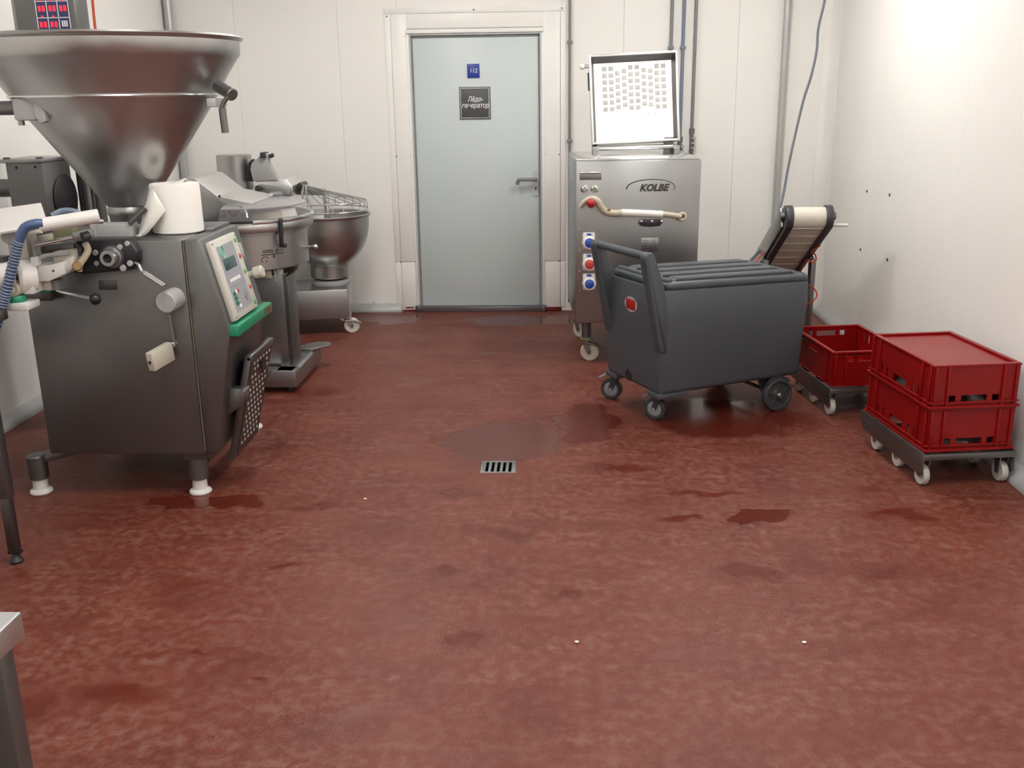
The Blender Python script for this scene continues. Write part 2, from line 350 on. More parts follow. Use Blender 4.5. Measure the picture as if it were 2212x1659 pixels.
# corner cover and skirtings
struct(MB().prism([(XR-.085, YB), (XR-.085, YB-.004), (XR-.045, YB-.012), (XR-.012, YB-.06), (XR-.004, YB-.11), (XR, YB-.11), (XR, YB)], .0, CEIL, 'z').build('trim_1', 'trim_white'))
def skirt(name, a, b, nrm, mat='pipe_pale'):
    n = Vector(nrm); m = MB(); prof = [(0, 0), (.055, 0), (.055, .016), (.045, .034), (.024, .05), (.008, .062), (0, .064)]
    V = [Vector(a)+n*r+Vector((0, 0, z)) for r, z in prof]+[Vector(b)+n*r+Vector((0, 0, z)) for r, z in prof]; k = len(prof)
    Fc = [(i, (i+1) % k, k+(i+1) % k, k+i) for i in range(k)]+[tuple(range(k)), tuple(range(k, 2*k))]
    m.verts_faces(V, Fc); return struct(m.build(name, mat))
skirt('baseboard_left', (XL, YF, 0), (XL, YB, 0), (1, 0, 0), 'light_grey'); skirt('baseboard_right', (XR, YF, 0), (XR, YB-.11, 0), (-1, 0, 0), 'light_grey')
skirt('baseboard_back', (XL+.06, YB, 0), (-1.245, YB, 0), (0, -1, 0)); skirt('baseboard_back', (.115, YB, 0), (XR-.09, YB, 0), (0, -1, 0))
# door casing: wide white flashings in two lengths a side, with a stepped outer lip
D0, D1, DT = -1.092, -.142, 2.062
def casing(name, x0, x1, z0, z1, lip):
    o = struct(MB().box(x0, x1, YB-.014, YB+.004, z0, z1, .003).build(name, 'trim_white'))
    MB().box(min(lip), max(lip), YB-.007, YB+.004, z0, z1, .002).build('lip', 'trim_white', o); return o
casing('trim_2', -1.235, -1.118, .395, 2.215, (-1.282, -1.237)); c3 = casing('trim_3', -1.235, -1.118, .012, .392, (-1.282, -1.237))
casing('trim_4', -.116, .008, .395, 2.215, (.010, .046)); casing('trim_5', -.116, .008, .03, .392, (.010, .046))
o = struct(MB().box(-1.235, .008, YB-.012, YB+.004, 2.112, 2.214, .003).build('trim_6', 'trim_white')); MB().box(-1.282, .046, YB-.007, YB+.004, 2.217, 2.255, .002).build('lip', 'trim_white', o)
for (x, z) in ((-1.125, 2.06), (-1.235, 1.2), (-1.125, 1.2), (-.11, 1.2), (.0, 1.2), (-1.235, .394), (-1.125, .394), (-.11, .394), (.0, .394), (-1.26, 2.2), (-.62, 2.235), (.02, 2.235)):
    MB().lathe([(0, .004), (.004, .003), (.006, 0)], (x, YB-.013, z), 10, (0, -1, 0)).build('rivet', 'steel_dull', wb)
MB().box(-1.215, -1.15, YB-.02, YB-.012, .028, .036).build('splash', 'splash_red', c3); MB().box(-1.235, -1.118, YB-.018, YB-.01, .0, .011).build('splash', 'splash_red', c3)
struct(MB().box(-.116, .008, YB-.02, YB+.01, 0, .032, .003).build('trim_7', 'splash_red'))
# door: frame, recessed leaf, handle, lock plate, threshold
door = bpy.data.objects.new('door_1', None); COL.objects.link(door); door.location = ((D0+D1)/2, YB, 0); door['kind'] = 'structure'; door['label'] = 'pale grey-blue steel door with lever handle'
WM['door_1'] = Matrix.Translation(door.location)
m = MB()
for x0, x1 in ((D0-.012, D0), (D1, D1+.012)): m.box(x0, x1, YB-.022, YB+.03, 0, DT+.012, .003)
m.box(D0-.0, D1+.0, YB-.022, YB+.03, DT, DT+.012, .003); m.build('door_frame', 'frame_grey', door)
m = MB()
for x0, x1 in ((D0-.034, D0-.012), (D1+.012, D1+.034)): m.box(x0, x1, YB-.018, YB+.03, 0, DT+.03, .003)
m.build('frame_flange', 'trim_white', door)
m = MB(); m.box(D0-.028, D1+.028, YB-.034, YB-.004, DT+.013, DT+.040, .008); m.build('drip_cap', 'trim_white', door)
m = MB(); m.box(D0+.002, D0+.010, YB-.004, YB+.02, .04, DT, 0); m.box(D1-.010, D1-.002, YB-.004, YB+.02, .04, DT, 0); m.box(D0, D1, YB-.004, YB+.02, DT-.012, DT-.001, 0); m.build('gasket', 'grey_plastic', door)
leaf = MB().box(D0+.010, D1-.010, YB+.006, YB+.034, .04, DT-.012, .004).build('door_leaf', 'door_grey', door)
m = MB(); m.box(D0+.002, D1-.002, YB-.035, YB+.01, 0, .040, .003); m.build('threshold', 'threshold', door)
m = MB()
for x in (D0-.02, D1+.02): m.box(x-.022, x+.022, YB-.05, YB-.026, .0, .05, .004)
m.build('frame_foot', 'steel_dull', door)
hx = -.178
m = MB(); m.prism([(hx+.021*math.cos(a), .985+.021*math.sin(a)+(.075 if math.sin(a) > 0 else -.075)) for a in [i*PI/8+PI/16 for i in range(16)]], YB-.002, YB+.006, 'y'); lp = m.build('lock_plate', 'frame_grey', door)
m = MB(); m.lathe([(0, .002), (.007, .002), (.007, 0)], (hx, YB-.002, .955), 12, (0, -1, 0)); m.box(hx-.003, hx+.003, YB-.005, YB-.002, .935, .955); m.build('keyhole', 'black', lp)
m = MB(); m.tube([(hx, YB, 1.02), (hx, YB-.05, 1.02), (hx-.02, YB-.058, 1.021), (hx-.12, YB-.058, 1.021), (hx-.132, YB-.055, 1.012), (hx-.14, YB-.05, .985)], .013, 10, sub=5); m.build('door_handle', 'grey_plastic', door)
# ---- pipes on the walls
p = tag(MB().cyl((XL+.04, YB-.045, .0), (XL+.04, YB-.045, CEIL), .032, n=20).build('corner_pipe', 'pipe_pale'), 'pale grey vertical pipe in the far left room corner', 'pipe')
p = tag(MB().cyl((1.63, YB-.045, .0), (1.63, YB-.045, CEIL), .026, n=20).build('drain_pipe', 'pipe_pale'), 'thick pale grey vertical pipe on back wall near right corner', 'pipe')
def conduit(x, mat, lab, z0, r=.011, valve=True, clips=((1.7),)):
    t = thing('conduit_pipe', lab, 'pipe', (x, YB-.025, z0)); y = YB-.025
    MB().cyl((x, y, z0), (x, y, CEIL), r, n=14).build('tube', mat, t)
    for z in clips: MB().box(x-.02, x+.02, YB-.036, YB, z-.012, z+.012, .004).build('clip', 'pipe_grey', t)
    if valve:
        m = MB(); m.cyl((x, y, z0-.02), (x, y, z0+.02), .02, n=12); m.cyl((x, y, z0-.18), (x, y, z0), .014, n=12); m.build('coupling', 'steel_dull', t)
        for dz in (-.05, -.085, -.12): MB().lathe([(.010, -.012), (.022, -.006), (.022, .006), (.010, .012)], (x+.012, y-.006, z0+dz), 14).build('ring', 'steel_bright', t)
    return t
conduit(.078, 'pipe_grey', 'thin grey conduit running down beside the door casing', .07, .010, False, (2.0, 1.3))
conduit(.813, 'pipe_grey', 'grey conduit behind left of the blue one above grinder', 1.28, .012, True, (1.95,))
conduit(.899, 'pipe_blue', 'blue-grey water pipe between two grey conduits above grinder', 1.30, .012, True, (1.95,))
conduit(.985, 'pipe_grey', 'grey conduit right of the blue pipe above grinder, with valve', 1.36, .012, True, (1.36,))
tag(MB().tube([(XL+.006, 6.5, CEIL), (XL+.008, 6.48, 2.5), (XL+.006, 6.44, 2.05), (XL+.006, 6.42, 1.0)], .008, 8).build('orange_cable', 'orange'), 'orange cable running down the left wall behind hopper', 'cable')
# ---- signs on the door
def sign(name, lab, quad, mat):
    (u0, v0), (u1, v1) = quad; a, b = aty(u0, v0, YB), aty(u1, v1, YB); c = (a+b)/2
    t = thing(name, lab, 'sign', (c.x, YB+.004, c.z)); MB().box(a.x, b.x, YB-.002, YB+.006, b.z, a.z, .0008).build('plate', mat, t); return t, c, b.x-a.x, a.z-b.z
t, c, w, h = sign('room_number_sign', 'small blue square sign reading 112 on grey door', ((1009, 138), (1036, 168)), 'blue_sign')
text('lettering', '112', .042, 'print_white', t, facing((c.x, YB-.0025, c.z)), .12, sx=.95)
t, c, w, h = sign('room_name_sign', 'dark grey square sign with two lines of white Cyrillic lettering', ((992, 188), (1060, 257)), 'dark_sign')
text('lettering', 'Лёдо-\nгенератор', .050, 'print_white', t, facing((c.x+.002, YB-.0025, c.z+.004)), .25, sx=.82, space=.9, bold=.0004)
m = MB(); e = .012
for k in (0, 1):
    x0, x1, z0, z1 = c.x-w/2+e*.35*(k*1.6+.3), c.x+w/2-e*.35*(k*1.6+.3), c.z-h/2+e*.35*(k*1.6+.3), c.z+h/2-e*.35*(k*1.6+.3)
    if k == 0: continue
    for a in ((x0, x1, z0, z0+.003), (x0, x1, z1-.003, z1), (x0, x0+.003, z0, z1), (x1-.003, x1, z0, z1)): m.box(a[0], a[1], YB-.003, YB-.001, a[2], a[3])
m.build('border', 'print_white', t)
# ---- ceiling lamps (above the frame)
for (x, y) in LAMP_SPOTS:
    t = thing('ceiling_lamp', ('left' if x < 0 else 'right')+' white batten lamp on the ceiling, '+('far row before the door' if y > 5 else 'middle row' if y > 2 else 'near row above the camera'), 'lamp', (x, y, CEIL-.09), 0, 'ceiling lamps')
    MB().box(x-.09, x+.09, y-.62, y+.62, CEIL-.05, CEIL, .01).build('housing', 'white_plastic', t)
    MB().box(x-.075, x+.075, y-.6, y+.6, CEIL-.085, CEIL-.051, .006).build('diffuser', 'lamp', t)
# ---- floor drain
t = thing('floor_drain', 'small square steel drain grate set in the red floor', 'drain', (DR.x, DR.y, -.06))
m = MB(); m.box(DR.x-dx, DR.x+dx, DR.y-dy, DR.y+dy, -.12, -.11)
for a in ((-dx, -dx+.004, -dy, dy), (dx-.004, dx, -dy, dy), (-dx, dx, -dy, -dy+.004), (-dx, dx, dy-.004, dy)): m.box(DR.x+a[0], DR.x+a[1], DR.y+a[2], DR.y+a[3], -.12, -.002)
m.build('pit', 'black', t)
m = MB()
for a in ((-dx-.004, -dx+.008, -dy-.004, dy+.004), (dx-.008, dx+.004, -dy-.004, dy+.004), (-dx+.008, dx-.008, -dy-.004, -dy+.008), (-dx+.008, dx-.008, dy-.008, dy+.004)): m.box(DR.x+a[0], DR.x+a[1], DR.y+a[2], DR.y+a[3], -.004, .003, .001)
m.build('rim', 'steel', t)
for k in range(6):
    x = DR.x-dx+.010+k*.0264; MB().box(x-.006 if k else x-.004, x+.007 if k < 5 else x+.005, DR.y-dy+.006, DR.y+dy-.006, -.012, .001, .001).build('bar', 'steel', t)
for i, (u, v, lab) in enumerate(((789, 1079, 'white crumb on floor right of the filler foot'), (1737, 1389, 'yellowish crumb on floor at the right foreground'), (1246, 1388, 'tiny pale crumb on floor in the middle foreground'))):
    q = atz(u, v, 0); b = MB(); b.sphere((q.x, q.y, .003), .006, 8, (1.3, .9, .6)); tag(b.build('crumb', 'crumb'), lab, 'crumb')

# ================================================================== SAUSAGE FILLER (left, with the big hopper)
Y0, Y1 = 3.85, 4.33
SF = thing('sausage_filler', 'large steel sausage filler with conical hopper and slanted control panel', 'filler', (-1.85, 4.1, 0))
body = MB().box(-2.165, -1.494, Y0, Y1, .20, 1.108, .012).build('body', 'steel_dull', SF)
MB().box(-2.14, -1.62, Y1-.01, 4.76, .22, 1.0, .012).build('rear_housing', 'steel_dull', SF)
MB().box(-1.494, -1.488, Y0+.003, Y1-.01, .215, 1.104).build('seal', 'seal_yellow', SF)
cons = MB().prism([(-1.488, .208), (-1.437, .212), (-1.333, .735), (-1.422, 1.108), (-1.488, 1.108)], Y0, Y1, 'y', .010).build('console', 'steel_dull', SF)
MB().box(-1.62, -1.45, 4.10, 4.32, 1.10, 1.122, .006).build('deck_step', 'steel_dull', SF)
MB().box(-2.0, -1.62, 4.05, 4.7, .15, .21).build('chassis', 'steel_dark', SF)
def foot(x, y, arm=None):
    MB().cyl((x, y, .065), (x, y, .175), .041, n=24, bev=.006).build('leg', 'steel_dull', SF)
    MB().lathe([(0, 0), (.045, 0), (.048, .006), (.045, .014), (.032, .022), (.030, .07), (0, .07)], (x, y, .0), 24).build('foot_pad', 'white_plastic', SF)
    if arm: MB().bar((x, y, .155), (*arm, .155), .07, .035, .008).build('leg_arm', 'steel_dull', SF)
foot(-2.262, 3.915, (-2.10, 4.12)); foot(-1.558, 3.925); foot(-1.585, 4.785); foot(-2.2, 4.75, (-2.05, 4.6))
MB().box(-1.60, -1.51, 3.88, 3.97, .165, .205).build('leg_arm', 'steel_dark', SF)
MB().bar((-1.548, 3.96, .155), (-1.548, 4.76, .155), .06, .05, .006).build('side_rail', 'steel_dull', SF)
# hopper
HC = (-1.838, 4.2); HK = .875
hprof = [(.462, 1.652), (.466, 1.664), (.568, 1.800), (.584, 1.815), (.586, 1.868), (.600, 1.874), (.604, 1.882), (.598, 1.889), (.588, 1.886), (.578, 1.872), (.576, 1.818), (.560, 1.805), (.455, 1.664)]
ho = MB().lathe([(.085, 1.205), (.096, 1.215)]+[(r_*HK, z_) for r_, z_ in hprof]+[(.09, 1.222), (.02, 1.18)], (*HC, 0), 96).build('hopper', 'steel_hopper', SF, smooth=50)
MB().torus((*HC, 1.658), .466*HK, .006, n=96, m=8).build('weld_band', 'steel_bright', ho)
MB().lathe([(.06, 1.10), (.086, 1.10), (.088, 1.165), (.094, 1.175), (.094, 1.195), (.088, 1.208), (.06, 1.21)], (*HC, 0), 40).build('neck', 'steel', SF)
MB().box(-1.885, -1.735, 3.955, 4.02, 1.10, 1.160, .004).build('neck_block', 'light_grey', SF)
MB().box(-1.74, -1.70, 4.02, 4.12, 1.10, 1.150, .005).build('neck_block', 'light_grey', SF)
a, b = aty(279, 484, 3.95), aty(314, 449, 3.98); lv = MB().cyl(a, b, .010, .014, n=16, bev=.003).build('clamp_lever', 'steel_dark', SF)
# pivot arm to the left of the hopper
a, b = aty(30, 261, 3.86), aty(82, 212, 3.86); MB().box(a.x, b.x, 3.86, 4.16, a.z, b.z, .010).build('pivot_block', 'light_grey', SF)
MB().prism([(q.x, q.z) for q in (aty(70, 213, 3.85), aty(84, 226, 3.85), aty(97, 243, 3.85), aty(100, 262, 3.85), aty(86, 267, 3.85), aty(74, 250, 3.85))], 3.85, 4.1, 'y', .005).build('pivot_gusset', 'light_grey', SF)
q = aty(32, 233, 3.95); MB().cyl((-2.72, 3.95, q.z-.003), (q.x+.03, 3.95, q.z), .027, n=20).build('pivot_arm', 'steel_dull', SF)
q = aty(46, 264, 3.92); MB().cyl((q.x, 3.92, q.z-.012), (q.x, 3.92, q.z+.03), .012, n=12).build('pivot_bolt', 'steel', SF)
MB().cyl((-2.70, 3.95, .95), (-2.70, 3.95, 1.64), .04, n=20, bev=.008).build('pivot_post', 'steel_dull', SF); MB().box(-2.74, -2.1, 3.90, 4.0, .90, .98, .01).build('pivot_bracket', 'steel_dull', SF)
# latch on the right
a, b = aty(470, 185, 4.12), aty(503, 205, 4.06); lt = MB().cyl(a, b, .026, .026, n=20, bev=.004).build('latch', 'steel_dull', SF)
m = MB(); m.tube([aty(492, 210, 4.02), aty(482, 224, 4.02), aty(481, 242, 4.02), aty(487, 287, 4.02)], lambda t: .009+.006*(t > .55), 10); m.build('latch_handle', 'steel_dull', lt)
MB().box(*[aty(462, 222, 4.15).x, aty(482, 222, 4.15).x, 4.06, 4.2, aty(470, 231, 4.15).z, aty(470, 212, 4.15).z], .005).build('latch_block', 'light_grey', SF)
# outlet plate with bolts and threaded nozzle
pz = lambda u, v: aty(u, v, 3.80)
P = [pz(160, 520), pz(192, 518), pz(280, 519), pz(297, 545), pz(297, 562), pz(283, 583), pz(180, 592), pz(155, 588)]
op = MB().prism([(q.x, q.z) for q in P], 3.795, 3.86, 'y', .004).build('outlet_plate', 'black', SF)
for (u, v, r) in ((259, 534, .012), (206, 546, .012), (209, 569, .011), (266, 579, .014), (275, 526, .011), (281, 569, .013)):
    q = aty(u, v, 3.795); MB().lathe([(0, .006), (r*.8, .006), (r, 0)], q, 14, (0, -1, 0)).build('bolt', 'light_grey', op)
q = aty(239, 556, 3.78); nz = MB().lathe([(.042, 0), (.042, .012), (.034, .014), (.034, .04), (.030, .05), (.018, .05), (.016, .02), (0, .02)], (q.x, 3.80, q.z), 30, (0, -1, 0)).build('nozzle', 'steel', op)
MB().torus((q.x, 3.793, q.z), .042, .006, (0, 1, 0), 30).build('nozzle_seal', 'charcoal', nz); MB().lathe([(0, .024), (.016, .024), (.016, .02)], (q.x, 3.80, q.z), 20, (0, -1, 0)).build('bore', 'black', nz)
m = MB(); m.tube([aty(293, 567, 3.80), aty(300, 573, 3.79), aty(306, 585, 3.78), aty(311, 589, 3.775)], .006, 10); lvr = m.build('outlet_lever', 'steel_bright', SF); MB().cyl(aty(311, 589, 3.775), aty(356, 618, 3.75), .010, n=14, bev=.003).build('grip', 'steel_bright', lvr)
MB().box(-1.852, -1.778, Y0-.003, Y0+.002, .908, .946, .001).build('nameplate', 'steel_dark', SF)
a, b = aty(124, 629, 3.82), aty(200, 645, 3.72); lvr = MB().cyl(a, b, .007, n=12).build('knob_lever', 'steel_bright', SF); MB().sphere(aty(206, 646, 3.71), .0225, 24).build('ball_knob', 'black', lvr)
MB().box(aty(68, 640, 3.85).x, aty(124, 640, 3.85).x, 3.80, 3.86, aty(90, 645, 3.85).z, aty(90, 625, 3.85).z, .004).build('lever_housing', 'steel_dark', SF)
q = aty(357, 654, 3.77); MB().cyl((q.x+.012, 3.855, q.z+.004), (q.x, 3.77, q.z), .043, n=36, bev=.004).build('round_cap', 'light_grey', SF)
MB().cyl(aty(364, 678, 3.82), aty(376, 738, 3.83), .006, n=10).build('push_rod', 'steel', SF); MB().cyl((-1.568, 3.86, aty(378, 745, 3.83).z), (-1.57, 3.82, aty(378, 745, 3.83).z), .013, n=14, bev=.002).build('pivot_pin', 'steel_bright', SF)
a, b = aty(369, 757, 3.82), aty(324, 783, 3.70); kl = MB(); kl.bar(a, b, .033, .078, .006, (0, 0, 1)); kl = kl.build('knee_pad', 'cream_plastic', SF); d = (b-a).normalized(); MB().cyl(b, b+d*.003, .007, n=12).build('pad_bolt', 'steel_dark', kl)
# control panel on the slanted face
fd = Vector((-1.422+1.333, 0, 1.108-.735)).normalized(); fn = Vector((fd.z, 0, -fd.x)); cy = 4.045
c0 = Vector((-1.333, cy, .735))+fd*.195
FM = frame(c0+fn*.002, (0, 1, 0), fd, fn)                # x along the room's depth, y up the slope, z out of the face
PW, PH = .315, .335
cp = LB(FM).box(-PW/2, PW/2, -PH/2, PH/2, -.004, .022, .008).build('control_panel', 'panel_cream', SF)
def pb(u0, u1, v0, v1, z0, z1, bev=0.0): return LB(FM).box(-PW/2+u0*PW, -PW/2+u1*PW, PH/2-v1*PH, PH/2-v0*PH, z0, z1, bev)
pb(.13, .78, .09, .91, .018, .0235).build('key_sheet', 'sheet_lilac', cp)
m = LB(FM); lx, ly = -PW/2+.27*PW, PH/2-.17*PH
m.torus((lx, ly, .0238), .024, .003, n=28, m=6)
for k in (-.010, 0, .010): m.box(lx-.016, lx+.016, ly+k-.003, ly+k+.003, .0236, .0245)
m.build('logo', 'logo_green', cp)
pb(.20, .66, .26, .40, .023, .0245, .0005).build('display', 'lcd', cp)
m = LB(FM)
for k in range(6): m.box(-PW/2+(.24+.07*k)*PW, -PW/2+(.285+.07*k)*PW, PH/2-.55*PH, PH/2-.51*PH, .0236, .0244)
m.build('print_row', 'print_white', cp)
pb(.22, .70, .575, .587, .0236, .0243).build('print_line', 'pad_grey', cp)
for k in range(3): pb(.18, .27, .665+.06*k, .715+.06*k, .0235, .026, .001).build('key', 'teal', cp)
for k in range(4): pb(.285, .345, .66+.06*k, .70+.06*k, .0235, .0255, .001).build('key', 'print_white' if k in (0, 3) else 'pad_grey', cp)
pb(.36, .42, .66, .70, .0235, .0255, .001).build('key', 'badge_red', cp)
m = LB(FM); m.prism([(-PW/2+.56*PW, PH/2-.785*PH), (-PW/2+.63*PW, PH/2-.71*PH), (-PW/2+.70*PW, PH/2-.785*PH), (-PW/2+.63*PW, PH/2-.86*PH)], .0235, .0255, 'z'); m.build('arrow_keys', 'grey_plastic', cp)
for k, mt in enumerate(('green_button', 'red_button', 'green_button', 'red_button', 'green_button')):
    LB(FM).lathe([(0, .0265), (.008, .026), (.011, .022)], (-PW/2+.885*PW, PH/2-(.10+.205*k)*PH, 0), 16, M=Matrix.Identity(4)).build('button', mt, cp)
for sx in (-.46, .46):
    for sy in (-.46, .46): LB(FM).lathe([(0, .0245), (.004, .024), (.005, .021)], (sx*PW, sy*PH, 0), 10).build('screw', 'steel_dull', cp)
LB(FM).box(.185, .21, .03, .115, 0, .016, .006).build('key_lock', 'steel_bright', SF)
e = LB(FM); e.cyl((.195, -.03, 0), (.195, -.03, .045), .014, n=16); e.cyl((.195, -.03, .03), (.195, -.03, .075), .026, .028, n=20, bev=.006); e.build('stop_knob', 'cream_plastic', SF)
gb = MB().box(-1.352, -1.300, Y0+.004, 4.34, .712, .756, .004).build('green_bar', 'green', SF, label='bright green bumper strip'); MB().box(-1.301, -1.2985, 4.22, 4.32, .719, .749).build('bar_label', 'bronze', gb)
# folded-up step with studs
def PP(t, y): return Vector((-1.300-.105*t, y, .575-.43*t))
m = MB(); n_ = Vector((.97, 0, -.235)).normalized()
ya, yb = 4.0, 4.30
m.verts_faces([PP(0, ya), PP(0, yb), PP(1, yb), PP(1, ya)]+[q-n_*.006 for q in (PP(0, ya), PP(0, yb), PP(1, yb), PP(1, ya))], [(0, 1, 2, 3), (7, 6, 5, 4), (0, 4, 5, 1), (1, 5, 6, 2), (2, 6, 7, 3), (3, 7, 4, 0)])
st = m.build('step_plate', 'steel_dark', SF)
m = MB()
for i in range(13):
    for j in range(6):
        if i in (1, 2) and j in (2, 3): continue
        q = PP(.06+i*.07, ya+.035+j*.045+(.022 if i % 2 else 0))
        if q.y < yb-.02: m.lathe([(0, .004), (.006, .003), (.0085, 0)], q, 8, n_)
m.build('stud', 'light_grey', st, kind='stuff')
m = MB(); m.prism([(4.135, PP(.1, 0).z-.001), (4.19, PP(.1, 0).z+.012), (4.19, PP(.2, 0).z), (4.135, PP(.2, 0).z-.012)], -1.309, -1.305, 'x'); m.build('grip_slot', 'black', st)
MB().bar(PP(-.01, ya-.01)-n_*.014, PP(-.01, yb+.02)-n_*.014, .03, .03, .006).build('top_rail', 'steel_dull', st)
MB().bar(PP(-.02, ya)-n_*.02, PP(1.05, ya)-n_*.02, .02, .03, .004).build('side_flange', 'steel_dull', st); MB().bar(PP(.1, yb)-n_*.02, PP(.9, yb)-n_*.02, .02, .03, .004).build('side_flange', 'steel_dull', st)
MB().prism([(-1.44, .475), (-1.335, .465), (-1.322, .43), (-1.35, .385), (-1.44, .33)], 3.93, 3.985, 'y', .006).build('step_bracket', 'steel_dull', SF)
MB().prism([(-1.44, .475), (-1.335, .465), (-1.322, .43), (-1.35, .385), (-1.44, .33)], 4.31, 4.33, 'y', .006).build('step_bracket', 'steel_dull', SF)
MB().cyl((-1.335, 3.92, .452), (-1.335, 4.0, .452), .012, n=12).build('hinge_pin', 'steel', SF)

# ---- paper roll standing on the filler
RC = (-1.592, 4.085); RT = thing('paper_roll', 'white paper towel roll standing on the sausage filler', 'paper roll', (*RC, 1.108))
MB().lathe([(.028, 1.110), (.098, 1.110), (.1025, 1.114), (.1005, 1.30), (.097, 1.309), (.06, 1.312), (.028, 1.31), (.028, 1.110)], (*RC, 0), 48).build('roll', 'paper', RT)
def sheet(pts, name, mat, parent, th=.0015):                 # a loose sheet through rows of points
    m = MB(); V = []; Fc = []; R_, C_ = len(pts), len(pts[0])
    for s in (0, 1):
        for r in pts:
            for q in r: V.append(Vector(q)+Vector((0, th*s, 0)))
    n = R_*C_
    for i in range(R_-1):
        for j in range(C_-1): a = i*C_+j; Fc += [(a, a+1, a+C_+1, a+C_), (n+a, n+a+C_, n+a+C_+1, n+a+1)]
    for j in range(C_-1): Fc += [(j, j+n, j+1+n, j+1), ((R_-1)*C_+j, (R_-1)*C_+j+1, (R_-1)*C_+j+1+n, (R_-1)*C_+j+n)]
    for i in range(R_-1): Fc += [(i*C_, (i+1)*C_, (i+1)*C_+n, i*C_+n), (i*C_+C_-1, i*C_+C_-1+n, (i+1)*C_+C_-1+n, (i+1)*C_+C_-1)]
    m.verts_faces(V, Fc); return m.build(name, mat, parent, smooth=60)
sheet([[aty(322, 405, 4.02), aty(330, 408, 3.99), aty(338, 420, 3.975)], [aty(318, 430, 4.01), aty(335, 432, 3.96), aty(352, 445, 3.965)], [aty(308, 462, 4.0), aty(328, 458, 3.955), aty(357, 455, 3.96)], [aty(303, 490, 3.99), aty(322, 482, 3.94), aty(340, 478, 3.95)], [aty(300, 505, 3.97), aty(311, 503, 3.94), aty(322, 500, 3.95)], [aty(288, 512.5, 3.96), aty(302, 512, 3.945), aty(312, 509, 3.95)]], 'loose_sheet', 'paper', RT)
sheet([[aty(372, 398, 4.06), aty(395, 395, 4.06)], [aty(385, 391, 4.10), aty(402, 384, 4.1)], [aty(398, 388, 4.15), aty(408, 394, 4.16)]], 'loose_edge', 'paper', RT)

# ================================================================== SAUSAGE LINKER at the left edge
SL = thing('sausage_linker', 'white plastic sausage linking head with blue hose at left of filler', 'linker', (-2.0, 3.66, .62))
def pbx(u0, v0, u1, v1, ya, yb, bev=.004, sk=0.0):           # a block seen between two corners, from depth ya to yb
    a, b = aty(u0, v0, ya), aty(u1, v1, ya); z0, z1 = min(a.z, b.z), max(a.z, b.z); m = MB()
    m.prism([(a.x, z0), (b.x, z0+sk), (b.x, z1+sk), (a.x, z1)], ya, yb, 'y', bev); return m
tp = [aty(-40, 456, 3.78), aty(88, 438, 3.78), aty(104, 486, 3.60), aty(-40, 508, 3.60)]
m = MB(); nn = (tp[1]-tp[0]).cross(tp[3]-tp[0]).normalized(); m.verts_faces(tp+[q+nn*.008 for q in tp], [(0, 1, 2, 3), (7, 6, 5, 4), (0, 4, 5, 1), (1, 5, 6, 2), (2, 6, 7, 3), (3, 7, 4, 0)]); m.build('cover_plate', 'white_plastic', SL)
m = MB(); a, b = aty(84, 487, 3.58), aty(214, 466, 3.66); m.cyl(a, b, .026, n=24, bev=.003); m.build('casing_channel', 'white_plastic', SL)
m = MB(); m.cyl(aty(52, 503, 3.57), aty(90, 498, 3.57), .010, n=12); m.build('channel_lip', 'white_plastic', SL)
hp = [aty(92, 483, 3.575), aty(72, 484, 3.56), aty(52, 494, 3.55), aty(40, 524, 3.55), aty(28, 572, 3.55), aty(14, 628, 3.55), aty(2, 672, 3.55), aty(-18, 730, 3.55)]
ho_ = MB().tube(hp, .0175, 14, sub=8).build('hose', 'hose_blue', SL, label='blue corrugated hose')
m = MB(); n = 30
for i in range(n):
    t = .42+.56*i/n*1.02; k = t*(len(hp)-1); i0 = min(int(k), len(hp)-2); f = k-i0; q = hp[i0].lerp(hp[i0+1], f); d = (hp[i0+1]-hp[i0]).normalized(); m.torus(q, .0178, .003, d, 16, 6)
m.build('hose_ribs', 'pipe_blue', ho_)
MB().tube([aty(112, 467, 3.72), aty(135, 456, 3.74), aty(160, 457, 3.74), aty(180, 470, 3.74)], .012, 10).build('hose_loop', 'pipe_blue', SL)
pbx(12, 505, 66, 578, 3.68, 3.74, .004, .01).build('bracket_plate', 'cream_plastic', SL)
MB().lathe([(0, .01), (.026, .01), (.03, 0)], aty(20, 512, 3.67), 24, (0, -1, 0)).build('disc_cover', 'pad_grey', SL)
pbx(66, 500, 76, 580, 3.66, 3.70, .003).build('bracket_flange', 'light_grey', SL)
pbx(78, 512, 112, 528, 3.70, 3.75, .003, .01).build('slide_block', 'cream_plastic', SL)
pbx(112, 498, 160, 524, 3.72, 3.77, .003, .012).build('slide_block', 'olive', SL)
pbx(112, 545, 165, 572, 3.70, 3.76, .004, .01).build('slide_block', 'cream_plastic', SL)
pbx(86, 530, 160, 548, 3.75, 3.79, .003, .01).build('slide_block', 'steel_dull', SL)
MB().cyl(aty(72, 531, 3.64), aty(158, 513, 3.68), .0085, n=14).build('guide_rod', 'steel_bright', SL)
MB().cyl(aty(156, 513, 3.69), aty(203, 505, 3.74), .017, .022, n=16, bev=.004).build('motor_sleeve', 'grey_plastic', SL); MB().cyl(aty(178, 512, 3.67), aty(192, 508, 3.69), .018, n=14).build('clamp_screw', 'charcoal', SL)
pbx(192, 480, 200, 514, 3.72, 3.76, .002).build('hinge_strap', 'light_grey', SL); MB().cyl(aty(200, 478, 3.70), aty(222, 478, 3.74), .010, n=12, bev=.003).build('hinge_bolt', 'steel_bright', SL)
m = MB(); m.tube([aty(184, 526, 3.74), aty(190, 540, 3.73), aty(183, 555, 3.72), aty(173, 570, 3.71), aty(170, 585, 3.71)], .013, 10); m.build('cream_yoke', 'wood_cream', SL)
